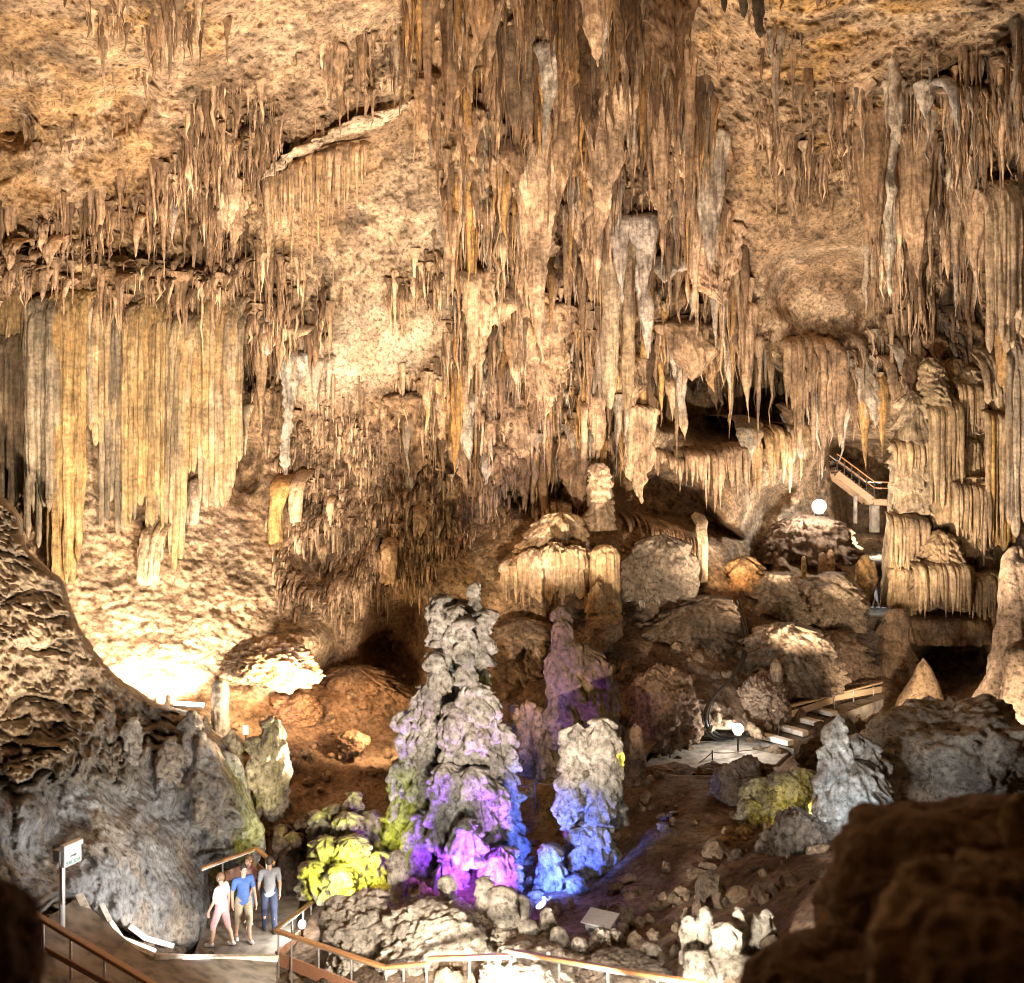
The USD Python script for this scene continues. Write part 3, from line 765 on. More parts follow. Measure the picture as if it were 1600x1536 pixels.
drapes("broad ragged stone drape in the dense mass hanging over the middle of the hall", "ragged drapes of the central mass", W["centre"], 45, 11, (22, 62), (60, 190), (C1, C2, C2, C3))
drapes("wide fluted swell of fused stone behind the stalactites of the central mass", "fused swells of the central mass", W["centre"], 24, 15, (48, 110), (90, 230), (C2, C3, C2, C1), (-.1, .2))
drapes("broad ragged stone drape on the sloping ceiling above the left curtains", "ragged drapes above the left curtains", W["lowleft"], 20, 12, (16, 44), (36, 100), (C2, C3, C1))
drapes("broad ragged stone drape on the ceiling over the great right-hand column", "ragged drapes over the great column", W["rightst"], 26, 13, (18, 50), (50, 140), (C2, C3, C4))
drapes("small ragged drape clinging to the rear wall below the smooth slab", "ragged drapes of the rear wall", W["hair"], 10, 14, (10, 22), (30, 80), (C1, C2, (.46, .34, .25)), (.05, .4))


# ---- the crowd of smaller stalactites: the largest ones singly, the rest as one mass
def scatter(name_label, group, weight, n, seed, wide=(4, 13), length=(22, 120), colors=(C1, C2, C3), singles=40, front=(.1, .7)):
    rng = np.random.default_rng(seed)
    pr = np.where(weight > .35, weight, 0) * np.outer(np.gradient(VS), np.gradient(US))
    pr = pr * (.12 + 1.9 * smooth(.46, .6, nz(np.stack([U / 26, V / 40, U * 0 + seed], -1), seed)))
    pr = pr.ravel() / pr.sum()
    pick = rng.choice(pr.size, n, p=pr)
    u, v = U.ravel()[pick], V.ravel()[pick]
    k = rng.random(n) ** 2.2
    w = wide[0] + (wide[1] - wide[0]) * k * rng.uniform(.6, 1, n)
    L = length[0] + (length[1] - length[0]) * k * rng.uniform(.5, 1.2, n)
    d0 = rock_at(u, v)
    d = d0 - rng.uniform(*front, n)
    dm = rock_at(u, v + L * .45)
    d = np.minimum(d, dm - .1)
    vt, loose = ceiling_above(u, v, d)
    order = np.argsort(-(w * L))
    rest_v, rest_t = [], []
    S, N = 6, 6
    for rank, i in enumerate(order):
        prof = (CARROT, SPIKE, CARROT, BLADE)[rng.integers(4)]
        col = np.array(colors[rng.integers(len(colors))]) * rng.uniform(.55, 1.4)
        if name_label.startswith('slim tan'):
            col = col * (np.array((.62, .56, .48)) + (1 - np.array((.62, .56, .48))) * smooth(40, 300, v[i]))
        if rank < singles:
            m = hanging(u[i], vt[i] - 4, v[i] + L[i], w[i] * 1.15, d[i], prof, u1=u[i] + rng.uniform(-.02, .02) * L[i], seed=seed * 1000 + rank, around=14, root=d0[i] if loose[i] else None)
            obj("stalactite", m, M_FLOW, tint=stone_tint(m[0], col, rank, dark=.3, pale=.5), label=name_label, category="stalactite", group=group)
            continue
        t = np.linspace(0, 1, N)
        px = d[i] / FPX
        r = w[i] / 2 * px * np.clip(prof(t), .03, None) * (1 + 1.3 * np.exp(-t * 7)) * (1 + .32 * rng.standard_normal(N).clip(-1.6, 2))
        c = P(u[i], vt[i] - 4 + (v[i] + L[i] - vt[i] + 4) * t, d[i])
        c[:, 1] += (max(0, d0[i] + .15 - d[i]) if loose[i] else 0) * np.exp(-t * 7)
        c[:, :2] += rng.normal(0, .3, (N, 2)) * w[i] * px * t[:, None]
        a = np.arange(S) / S * 2 * np.pi + rng.uniform(0, 6)
        ring = np.stack([np.cos(a), np.sin(a), 0 * a], -1) * (1 + .3 * rng.standard_normal((S, 1)).clip(-1, 1))
        rest_v.append(c[:, None] + r[:, None, None] * ring[None])
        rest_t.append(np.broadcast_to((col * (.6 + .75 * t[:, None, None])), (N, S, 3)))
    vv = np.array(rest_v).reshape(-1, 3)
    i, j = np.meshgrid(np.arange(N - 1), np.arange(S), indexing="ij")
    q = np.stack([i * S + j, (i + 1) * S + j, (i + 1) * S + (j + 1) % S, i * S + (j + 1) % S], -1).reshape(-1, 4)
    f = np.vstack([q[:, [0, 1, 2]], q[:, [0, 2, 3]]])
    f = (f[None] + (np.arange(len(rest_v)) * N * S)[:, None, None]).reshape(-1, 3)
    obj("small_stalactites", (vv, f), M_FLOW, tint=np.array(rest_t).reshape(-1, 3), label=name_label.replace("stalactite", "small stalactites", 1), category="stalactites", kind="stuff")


scatter("slim tan stalactite in the dense mass hanging over the middle of the hall", "stalactites of the central mass", W["centre"], 2600, 1, (2.5, 15), (20, 150), (C1, C2, C2, C3, C3, C4, C5), 40)
scatter("slim brown stalactite on the sloping ceiling above the left curtains", "stalactites above the left curtains", W["lowleft"], 1600, 2, (2.5, 12), (20, 90), (C1, C2, C3, C3), 25)
scatter("short straw stalactite bristling on the rear wall below the smooth slab", "straw stalactites of the rear wall", W["hair"], 3000, 3, (2, 6), (12, 60), (C1, C1, C2, (.48, .36, .27)), 15, (.05, .35))
scatter("slim grey-brown stalactite on the ceiling over the great right-hand column", "stalactites over the great column", W["rightst"], 1300, 4, (2.5, 13), (22, 110), (C1, C2, C4, C3), 25)
scatter("tiny stalactite on the bare cream ceiling", "tiny stalactites of the bare ceiling", np.clip(W["ceill"] + W["ceilr"], 0, 1) * (big > .47), 1100, 5, (2.5, 10), (7, 36), (C1, C2, C3), 8, (.0, .2))
scatter("slim brown stalactite in a dark patch of the bare cream ceiling", "stalactites of the ceiling's dark patches", W["ceilpatch"], 900, 6, (2.5, 12), (14, 75), (C2, C3, C3, C1), 10, (.05, .4))

# ------------------------------------------------------------------ curtains, columns and flowstone
def pillar(pts, d, deep=.8, seed=0, step=2.8, around=None, **kw):
    """A standing or clinging body through (u, v, width in the photograph) from its top down, d metres away (one number or one per point)."""
    a = np.array([p[:3] for p in pts], float)
    dd = np.broadcast_to(np.asarray(d, float), len(a))
    s = np.concatenate([[0], np.cumsum(np.hypot(np.diff(a[:, 0]), np.diff(a[:, 1])))])
    n = int(np.clip(s[-1] / step, 12, 170))
    t = np.linspace(0, s[-1], n)
    u, v, w, e = (ndimage.gaussian_filter1d(np.interp(t, s, x), max(.6, n / 40), mode="nearest") for x in (a[:, 0], a[:, 1], a[:, 2], dd))
    w = w * np.sqrt(np.clip(1 - np.clip(1 - t / max(.12 * t[-1], min(9.0, .3 * t[-1])), 0, 1) ** 2, .06, 1))     # rounded at the head
    px = e / FPX
    k = around or int(np.clip(a[:, 2].max() * 1.3, 16, 170))
    return form(P(u, v, e), w / 2 * px, w / 2 * px * deep, k, seed, **kw)


def curtain(u0, u1, v0, v1, d, seed, root, color, label, deep=.4, jag=.16, fs=.13, fa=.1, lean=0.0, other=None, group=None, parent=None, name="stone_curtain", category="curtain", mat=None, tip=.8, up=26):
    w = u1 - u0
    t = np.linspace(0, 1, int(max(14, (v1 - v0) / 4.2)))
    px = d / FPX
    c = P((u0 + u1) / 2 + lean * t, v0 - up + (v1 - v0 + up) * t, d)
    c[:, 1] += min(1.4, max(0, root + .2 - d)) * np.exp(-t * (v1 - v0) * px / .4)
    r = w / 2 * px * (1 + .12 * np.exp(-t * 9) - .16 * t + .10 * (nz(np.stack([t * 5, t * 0, t * 0 + seed], -1), seed) - .5))* np.sqrt(np.clip(1 - np.clip(1 - t * (v1 - v0) / 7, 0, 1) ** 2, .05, 1)) * np.where(t > .93, np.sqrt(np.clip(1 - ((t - .93) / .07) ** 2 * tip, 0.04, 1)), 1)
    m = form(c, r, r * deep, int(np.clip(w * 2.1, 24, 180)), seed, lump=(.06, 1.1), flute=(fa, fs), tier=(.0, .5), fine=(.012, .07), jag=jag, stretch=42, square=.75)
    return obj(name, m, mat or M_FLOW, parent=parent, tint=stone_tint(m[0], color, seed, dark=.22, pale=.45, scale=.35, other=other, other_amount=.42), label=label, category=category, group=group)


YEL = (.47, .30, .10)
for k, (u0, u1, v0, v1, front, col, oth, label, kw) in enumerate([
    (-30, 44, 488, 596, 1.0, (.40, .31, .18), None, "short olive-tan stone curtain farthest left, high up", {}),
    (42, 92, 498, 672, .7, (.30, .24, .16), None, "dark tan stone curtain second from the left edge", {}),
    (76, 132, 492, 694, 1.2, (.44, .40, .33), None, "grey-white fluted stone curtain with a slanting hem, left", dict(lean=8, jag=.3)),
    (116, 168, 502, 716, 1.5, (.46, .37, .25), None, "tan stone curtain left of the one with a dark shelf on top", dict(jag=.35)),
    (166, 201, 552, 734, 1.7, (.48, .39, .27), None, "light tan stone curtain with a dark shelf on top", {}),
    (160, 212, 500, 866, .9, (.30, .27, .23), None, "dark grey stone curtain hanging low beside the glaring wall", {}),
    (196, 254, 505, 866, 1.3, (.42, .33, .20), YEL, "long tan and ochre stone curtain in the middle of the left row", dict(jag=.26)),
    (248, 297, 536, 926, 1.6, (.42, .36, .27), YEL, "longest stone curtain, reaching down into the glare", dict(jag=.22, lean=-16)),
    (288, 322, 508, 776, 1.2, (.46, .37, .24), YEL, "narrow tan stone curtain right of the longest one", dict(jag=.26)),
    (306, 371, 512, 822, 1.5, (.40, .35, .28), YEL, "rightmost grey stone curtain with a yellow right edge", dict(jag=.26)),
    (-30, 52, 560, 820, .3, (.15, .12, .085), None, "dark stone curtain at the left edge behind the layered hill", dict(deep=.6)),
    (44, 86, 510, 880, 1.0, (.36, .33, .28), None, "grey stone column behind the layered hill, left", dict(deep=.7)),
    (80, 126, 500, 985, .8, (.46, .35, .19), YEL, "ochre fluted stone column bordering the glaring wall on the left", dict(deep=.6)),
    (214, 250, 838, 924, .7, (.50, .40, .28), None, "stubby tan stone block in the glare below the curtains", dict(jag=.05, tip=.3)),
    (286, 308, 768, 822, .6, (.56, .47, .36), None, "small pale stone block under the narrow curtain in the glare", dict(jag=.05, tip=.3)),
    (1088, 1108, 826, 934, .8, (.46, .37, .27), None, "thin fluted column at the right of the grey dome", dict(deep=.8)),
    (592, 616, 866, 918, .6, (.50, .37, .25), None, "little square-cut tan column over the brown hollow", dict(deep=.7, tip=.2)),
    (1540, 1584, 560, 640, 1.0, (.40, .32, .22), None, "tan fringe over the yellow right flank of the great column", dict(jag=.4)),
    (1544, 1602, 292, 560, 1.8, (.50, .40, .29), None, "tall cream fluted column hanging at the right edge", dict(deep=.8, jag=.15)),
    (1574, 1640, 540, 870, 1.2, (.42, .36, .29), (.40, .24, .13), "pale column cut by the right edge beside the great column", dict(deep=.7)),
    (1556, 1576, 480, 640, 1.4, (.48, .32, .16), None, "orange stone rod between the great column and the right edge", dict(deep=.9)),
]):
    um = (u0 + u1) / 2
    if k < 13:
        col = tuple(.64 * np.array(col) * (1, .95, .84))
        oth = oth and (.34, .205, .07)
    root = float(rock_at(um, v0)[0])
    d = min(root, float(rock_at(um, (v0 + v1) / 2)[0]), float(rock_at(um, v0 * .3 + v1 * .7)[0])) - front
    w8 = 5 if k < 13 else 0
    if u1 - u0 < 24:
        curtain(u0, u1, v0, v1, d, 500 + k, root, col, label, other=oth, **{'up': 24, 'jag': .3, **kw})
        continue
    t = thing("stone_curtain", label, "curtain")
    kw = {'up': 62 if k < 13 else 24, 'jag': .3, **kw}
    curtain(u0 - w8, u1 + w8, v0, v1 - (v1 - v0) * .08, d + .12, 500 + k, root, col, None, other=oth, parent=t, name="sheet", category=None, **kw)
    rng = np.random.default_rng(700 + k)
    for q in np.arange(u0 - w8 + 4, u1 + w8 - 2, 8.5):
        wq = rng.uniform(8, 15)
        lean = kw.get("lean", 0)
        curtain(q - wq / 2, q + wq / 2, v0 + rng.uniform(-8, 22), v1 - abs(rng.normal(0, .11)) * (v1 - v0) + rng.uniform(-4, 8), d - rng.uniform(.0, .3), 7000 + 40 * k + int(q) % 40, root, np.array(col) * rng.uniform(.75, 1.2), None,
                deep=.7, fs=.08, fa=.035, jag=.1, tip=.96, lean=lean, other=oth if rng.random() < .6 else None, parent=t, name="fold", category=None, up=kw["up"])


def comb(name, label, category, line, length, n, wide, front, seed, colors, parent=None, part="pleat", ragged=(.5, 1.12), dfix=None):
    """A row of hanging pleats along a line of points (u, v); length: one per point."""
    t = parent or thing(name, label, category)
    rng = np.random.default_rng(seed)
    line = np.array(line, float)
    for k in range(n):
        u = line[0, 0] + (line[-1, 0] - line[0, 0]) * (k + .5) / n + rng.uniform(-1.5, 1.5)
        v0 = np.interp(u, line[:, 0], line[:, 1])
        L = np.interp(u, line[:, 0], length) * rng.uniform(*ragged)
        root = float(rock_at(u, v0)[0])
        d = (dfix or min(root, float(rock_at(u, v0 + L * .5)[0]))) - rng.uniform(*front)
        root = dfix + .4 if dfix else root
        m = hanging(u, v0 - 6, v0 + L, rng.uniform(*wide), d, (PILLAR, CARROT, BLADE, BLADE)[rng.integers(4)], seed=seed + k, around=12, root=root)
        obj(part, m, M_FLOW, parent=t, tint=stone_tint(m[0], np.array(colors[rng.integers(len(colors))]) * rng.uniform(.8, 1.2), seed + k, dark=.2, pale=.4))
    return t


comb("stone_fringe", "cream fluted wall of short pleats under the large dark cave", "fringe", [(1056, 700), (1100, 706), (1140, 696), (1182, 676)], [60, 90, 95, 90], 30, (6, 12), (.3, .9), 3000, (C1, C1, C2))
comb("stone_fringe", "pleated cream curtain left above the bright lamp", "fringe", [(1178, 655), (1220, 652), (1264, 656)], [118, 124, 100], 17, (8, 14), (.6, 1.2), 3050, ((.50, .36, .2), C1))
comb("stone_fringe", "long tan pleats hanging above the bright lamp", "fringe", [(1226, 528), (1270, 520), (1312, 530)], [160, 185, 160], 18, (7, 14), (.4, 1.1), 3100, (C2, (.36, .27, .17)))
comb("stone_fringe", "small pale fringe under the round hollow, centre", "fringe", [(832, 790), (860, 780), (892, 792)], [30, 52, 34], 14, (4, 9), (.3, .7), 3150, (C1, (.52, .44, .34)))
comb("stone_fringe", "pale fringe under the lip of the long dark cave", "fringe", [(960, 812), (1000, 802), (1040, 816), (1086, 838)], [30, 56, 40, 36], 26, (4, 9), (.4, .9), 3200, (C1, C2))
comb("stone_fringe", "brown fringe hanging over the long dark cave", "fringe", [(966, 712), (1020, 700), (1070, 716)], [30, 40, 34], 22, (4, 9), (.3, .9), 3250, (C2, C1))
comb("stone_fringe", "pleated pale drapery below the stacked pillar", "fringe", [(740, 640), (800, 655), (860, 640)], [60, 80, 70], 24, (4, 9), (.2, .6), 3300, (C1, (.48, .36, .26)))

# the pale shelf with its comb of hanging blades, upper left
t = thing("hanging_comb", "fan of tan hanging stone blades under a pale sloping shelf, upper left", "stone curtain")
combtop = [(418, 268), (470, 240), (520, 222), (575, 214)]
rng = np.random.default_rng(41)
for k in range(34):
    u = 414 + 160 * (k + .5) / 34 + rng.uniform(-1.5, 1.5)
    v0 = np.interp(u, *np.array(combtop).T)
    L = np.interp(u, [414, 440, 486, 530, 575], [95, 130, 190, 130, 85]) * rng.uniform(.4, 1.15)
    root = float(rock_at(u, v0)[0])
    d = min(root, float(rock_at(u, v0 + L * .5)[0])) - rng.uniform(.25, .75)
    m = hanging(u, v0 - 6, v0 + L, rng.uniform(6, 15), d, SPIKE if k % 3 else CARROT, seed=900 + k, around=14, root=root)
    obj("blade", m, M_FLOW, parent=t, tint=stone_tint(m[0], (C1, C2, (.5, .36, .2))[k % 3], k, dark=.2, pale=.4))
m = pillar([(405, 283, 8), (450, 245, 22), (500, 222, 30), (560, 196, 34), (625, 168, 22), (640, 160, 6)], float(rock_at(520, 215)[0]) - .25, .8, 77, lump=(.3, .7), fine=(.12, .22), tier=(.12, .3), around=60, square=.8)
obj("shelf", m, M_ROCK, parent=t, tint=stone_tint(m[0], (.60, .50, .39), 3, dark=.1))

# the great flowstone column on the right
FLO, FLY = (.37, .28, .17), (.46, .30, .10)
gc = thing("flowstone_column", "great tiered flowstone column at the right, beside the wooden stairs", "column")
TI = dict(lump=(.16, .9), flute=(.085, .13), tier=(.2, .75), fine=(.02, .09), stretch=26, jag=.12)
SH = dict(lump=(.12, 1.0), flute=(.13, .15), tier=(.06, 1.3), fine=(.02, .09), stretch=40, jag=.14)
for k, (pts, d, deep, kw, col, oth) in enumerate([
    ([(1490, 555, 60), (1488, 640, 150), (1485, 760, 178), (1478, 900, 186), (1472, 985, 190)], 38.3, .5, SH, FLO, None),
    ([(1452, 556, 10), (1456, 575, 30), (1458, 610, 44), (1468, 640, 44), (1470, 660, 20)], 36.6, .8, {**TI, "tier": (.22, .3)}, (.30, .24, .16), None),
    ([(1474, 606, 20), (1474, 630, 48), (1476, 720, 54), (1478, 800, 52), (1480, 850, 40)], 36.6, .6, SH, FLO, None),
    ([(1425, 608, 12), (1428, 630, 44), (1426, 690, 58), (1424, 750, 62), (1424, 820, 66)], 36.8, .7, {**TI, "tier": (.3, .95)}, (.42, .35, .25), None),
    ([(1422, 812, 60), (1421, 850, 64), (1420, 892, 62)], 36.6, .7, SH, FLO, None),
    ([(1412, 884, 42), (1411, 930, 44), (1412, 970, 40)], 36.4, .7, SH, FLO, None),
    ([(1467, 826, 12), (1468, 845, 44), (1470, 880, 74), (1472, 910, 94), (1472, 962, 98)], 36.0, .7, {**TI, "tier": (.22, .42)}, FLO, None),
    ([(1516, 572, 16), (1520, 600, 48), (1521, 690, 52)], 37.2, .6, TI, (.34, .27, .18), None),
    ([(1512, 686, 46), (1514, 760, 48)], 37.0, .6, {**SH, "jag": .15}, FLO, None),
    ([(1518, 742, 44), (1520, 780, 62), (1520, 880, 60)], 36.7, .6, {**TI, "flute": (.12, .14)}, FLO, None),
    ([(1560, 606, 14), (1562, 640, 38), (1564, 740, 46), (1566, 872, 46)], 36.8, .7, {**SH, "fine": (.04, .1)}, (.40, .29, .15), FLY),
    ([(1545, 890, 44), (1544, 930, 58), (1540, 980, 56)], 36.4, .7, {**SH, "jag": .2}, (.36, .28, .18), None),
    ([(1470, 958, 170), (1470, 985, 186), (1470, 1006, 176)], 36.5, .5, TI, (.30, .22, .14), None),
    ([(1402, 950, 36), (1400, 990, 42), (1402, 1040, 46), (1408, 1080, 40)], 35.4, .8, {**TI, "knob": (.14, .6)}, (.30, .22, .145), None),
]):
    m = pillar(pts, d, deep, 600 + k, **kw)
    obj("lobe", m, M_FLOW, parent=gc, tint=stone_tint(m[0], col, 600 + k, dark=.35, pale=.35, other=oth, other_amount=.9))
for line, ln, n, w, dfix in (([(1392, 804), (1454, 812)], [88, 96], 11, (6, 11), 36.0), ([(1452, 636), (1504, 628)], [170, 150], 9, (6, 11), 36.1), ([(1430, 884), (1516, 884)], [78, 80], 15, (6, 10), 35.0), ([(1492, 752), (1548, 760)], [110, 120], 10, (6, 10), 36.0),
                             ([(1396, 690), (1452, 684)], [50, 60], 9, (6, 10), 36.1), ([(1498, 596), (1544, 602)], [80, 84], 8, (6, 10), 36.5), ([(1516, 905), (1572, 900)], [66, 70], 9, (6, 11), 35.6), ([(1542, 640), (1584, 650)], [210, 200], 7, (6, 10), 36.1)):
    comb("", "", "", line, ln, n, w, (-.05, .1), 3500 + int(line[0][0]), (FLO, (.42, .33, .215), FLY if line[0][0] == 1542 else (.33, .25, .16)), parent=gc, dfix=dfix, ragged=(.7, 1.1))
m = pillar([(1442, 1026, 8), (1444, 1050, 30), (1440, 1090, 64), (1436, 1125, 92), (1430, 1150, 110)], 31.5, .9, 640, lump=(.12, .8), fine=(.02, .1))
obj("stone_cone", m, M_SOIL, tint=stone_tint(m[0], (.36, .26, .165), 640, dark=.2), label="smooth tan cone of stone at the foot of the great column", category="mound")
m = pillar([(1590, 850, 26), (1586, 900, 40), (1592, 960, 60), (1590, 1010, 66), (1570, 1060, 60), (1545, 1100, 50), (1535, 1130, 40)], 30, .8, 641, lump=(.22, .9), flute=(.06, .2), knob=(.12, .5))
obj("rock_limb", m, M_ROCK, tint=stone_tint(m[0], (.42, .33, .25), 641, dark=.3), label="knobbly rock limb slanting down at the right edge, below the great column", category="rock")
m = pillar([(1592, 1000, 20), (1596, 1040, 46), (1598, 1120, 60), (1600, 1160, 70)], 27.5, .9, 642, lump=(.2, .7), flute=(.07, .2))
obj("rock_limb", m, M_ROCK, tint=stone_tint(m[0], (.45, .35, .26), 642, dark=.3), label="pale rock post cut by the right edge, behind the grey boulder", category="rock")

# flowstone in the middle of the rear wall
ap = thing("flowstone_apron", "cream pleated flowstone apron over the bare rock, centre of the rear wall", "flowstone")
SP = dict(lump=(.2, .6), flute=(.2, .14), tier=(.07, .8), fine=(.02, .08), jag=.45, stretch=40)
for k, (pts, d, deep) in enumerate([
    ([(800, 872, 20), (806, 890, 44), (806, 935, 46)], 33.6, .6), ([(832, 856, 16), (836, 880, 48), (836, 950, 46)], 33.3, .6), ([(866, 846, 20), (868, 870, 46), (868, 958, 42)], 33.1, .6),
    ([(896, 850, 16), (896, 870, 44), (896, 962, 40)], 33.0, .6), ([(878, 800, 40), (870, 830, 90), (860, 870, 120)], 34.2, .5)]):
    m = pillar(pts, d, deep, 660 + k, **(SP if k < 4 else {**TI, "tier": (.24, .5)}))
    obj("fold", m, M_FLOW, parent=ap, tint=stone_tint(m[0], (.50, .385, .25), 660 + k, dark=.25))
comb("", "", "", [(786, 884), (806, 866), (836, 850), (880, 846), (918, 856)], [54, 76, 102, 112, 104], 34, (5, 10), (1.1, 1.5), 3400, ((.52, .40, .26), C1, (.46, .34, .21)), parent=ap)
comb("stone_fringe", "grey-white fringe under the grey layered dome", "fringe", [(978, 908), (1000, 914), (1036, 916)], [26, 36, 26], 15, (4, 8), (1.6, 1.9), 3450, (C4, (.42, .40, .37)))
pl = thing("flowstone_pillar", "tan pillar with a small cone at its foot, right of the cream apron", "flowstone")
for k, (pts, d, kw, nm) in enumerate([([(946, 850, 20), (946, 866, 44), (946, 930, 46), (946, 968, 50)], 32.9, SH, "shaft"), ([(934, 908, 8), (933, 930, 26), (933, 962, 38)], 32.3, {**TI, "tier": (.08, .2), "lump": (.05, .4)}, "cone"), ([(944, 944, 40), (944, 966, 62), (944, 974, 54)], 32.4, TI, "foot")]):
    m = pillar(pts, d, .75, 670 + k, **kw)
    obj(nm, m, M_FLOW, parent=pl, tint=stone_tint(m[0], (.50, .37, .22), 670 + k, dark=.2))
m = pillar([(1034, 834, 30), (1032, 856, 80), (1030, 890, 112), (1028, 926, 116), (1026, 950, 112)], 33.6, .6, 675, lump=(.3, .8), flute=(.09, .16), leaf=(.16, .6), fine=(.05, .1), jag=.22)
obj("flowstone_dome", m, M_ROCK, tint=stone_tint(m[0], (.27, .23, .185), 675, dark=.4), label="grey layered dome of flowstone right of the tan pillar", category="flowstone")
m = pillar([(936, 722, 34), (937, 760, 32), (937, 796, 40), (930, 830, 60)], 35.3, .8, 676, lump=(.12, .5), tier=(.16, .32), flute=(.05, .14))
obj("stacked_pillar", m, M_FLOW, tint=stone_tint(m[0], (.46, .36, .26), 676, dark=.25), label="stacked stone pillar between the two dark caves", category="column")
m = pillar([(940, 966, 50), (944, 990, 52), (930, 1020, 40), (916, 1040, 16)], 32.0, .8, 677, **TI)
obj("rock_lump", m, M_ROCK, tint=stone_tint(m[0], (.36, .27, .19), 677), label="drooping rock lump right below the tan pillar", category="rock")

# ------------------------------------------------------------------ stalagmites and boulders
KN = dict(lump=(.12, .5), flute=(.06, .08), tier=(.0, .5), knob=(.0, .34), leaf=(.13, .40), fine=(.02, .06), stretch=6)


def cluster(name, label, category, lobes, d, col, seed, mat=None, deep=.85, part="lobe", kw=KN, dark=.25, group=None, other=None, slim=None):
    if slim:
        lobes = [([(slim[0] + (p[0] - slim[0]) * slim[1], p[1], p[2] * slim[1]) for p in pts], f) for pts, f in lobes]
    t = thing(name, label, category, group)
    for k, (pts, front) in enumerate(lobes):
        m = pillar(pts, d - front * 1.5, deep, seed + k, **kw)
        obj(part, m, mat or M_ROCK, parent=t, tint=stone_tint(m[0], col, seed + k, dark=dark, pale=.4, other=other))
    return t


def knob(u, v0, v1, w, lean=0):
    w = w * .9
    return [(u - lean, v0, w * .35), (u - lean * .8, v0 + w * .22, w * .82), (u, v0 + (v1 - v0) * .6, w), (u + lean, v1, w * 1.05)]


cluster("giant_stalagmite", "giant knobbly grey stalagmite in the middle, lit violet towards its foot", "stalagmite", [
    ([(716, 930, 66), (716, 960, 84), (720, 1010, 78), (718, 1060, 80), (722, 1130, 94), (728, 1210, 104), (735, 1300, 112), (742, 1400, 126)], 0),
    (knob(688, 926, 1010, 46), .5), (knob(746, 908, 980, 22), .4), (knob(760, 950, 1040, 40, -4), .5), (knob(716, 944, 1020, 40), .7), (knob(730, 962, 1070, 34), .8),
    (knob(676, 1016, 1150, 44), .4), (knob(660, 1066, 1300, 50, 4), .3), (knob(628, 1108, 1290, 38, 6), .1), (knob(614, 1184, 1385, 46, 4), 0),
    (knob(694, 1190, 1330, 58), 1.0), (knob(706, 1096, 1200, 44), .8), (knob(742, 1062, 1190, 50), .8), (knob(768, 1078, 1230, 46), .6), (knob(790, 1128, 1280, 46), .3),
    (knob(812, 1228, 1370, 34, 4), .2), (knob(738, 1196, 1300, 70), 1.1), (knob(772, 1216, 1340, 60), .9), (knob(728, 1278, 1350, 60), 1.6), (knob(792, 1322, 1390, 64), 1.5), (knob(700, 1330, 1400, 60), 1.1), (knob(645, 1270, 1390, 50), .6)],
    23.0, (.27, .275, .275), 2000, slim=(718, .88), kw={**KN, "leaf": (.16, .32), "fine": (.035, .06)})
cluster("dark_stalagmite", "dark brown stalagmite with a thin spire, behind the second pale one", "stalagmite", [
    ([(877, 944, 10), (877, 965, 22), (877, 1010, 30), (878, 1060, 44), (880, 1140, 56)], .4), ([(905, 1004, 40), (905, 1030, 84), (908, 1090, 100), (912, 1170, 104)], 0), (knob(938, 1030, 1160, 34), .2), (knob(952, 1062, 1150, 24), .1), (knob(896, 1000, 1100, 26), .5)],
    25.0, (.11, .073, .045), 2040, deep=.8, kw={**KN, "leaf": (.12, .4)})
cluster("twin_stalagmite", "pale twin-lobed stalagmite right of the giant one, blue below and yellow-edged", "stalagmite", [
    ([(918, 1136, 40), (918, 1200, 66), (920, 1280, 62), (915, 1360, 74), (910, 1440, 96)], 0), ([(902, 1128, 22), (895, 1150, 40), (895, 1215, 46), (887, 1262, 36), (880, 1296, 14)], .6), ([(943, 1120, 26), (943, 1145, 48), (943, 1220, 54), (941, 1275, 42), (944, 1290, 18)], .6),
    (knob(856, 1318, 1432, 52, 6), .9), (knob(894, 1366, 1450, 34), 1.1), (knob(936, 1276, 1390, 66, 5), .5), (knob(968, 1150, 1290, 24), .1), (knob(912, 1290, 1380, 40), .6)],
    22.4, (.29, .29, .285), 2060, slim=(918, .9), kw={**KN, "leaf": (.15, .32), "fine": (.035, .06)})
cluster("crusted_rock", "bushy crusted rock lit bright yellow-green on the brown slope", "rock", [(knob(1190, 1214, 1330, 62), 0), (knob(1222, 1206, 1320, 66), .1), (knob(1252, 1200, 1290, 46), 0), (knob(1172, 1250, 1330, 44), .2), (knob(1212, 1250, 1340, 60), .3)], 22.2, (.36, .35, .27), 2180, kw={**KN, "leaf": (.13, .2), "fine": (.06, .08)})
cluster("stub_group", "row of small brown stalagmites in the dark between the two big ones", "stalagmites", [(knob(800, 1100, 1200, 24), 0), (knob(822, 1092, 1210, 22), .2), (knob(842, 1104, 1215, 30), .1), (knob(860, 1110, 1215, 26), -.2)], 26, (.24, .16, .10), 2080)
cluster("stalagmite", "brown-pink stalagmite just right of the pale twin-lobed one", "stalagmite", [([(992, 1130, 10), (990, 1150, 24), (988, 1190, 34), (990, 1225, 40)], 0)], 24.5, (.34, .235, .17), 2090)
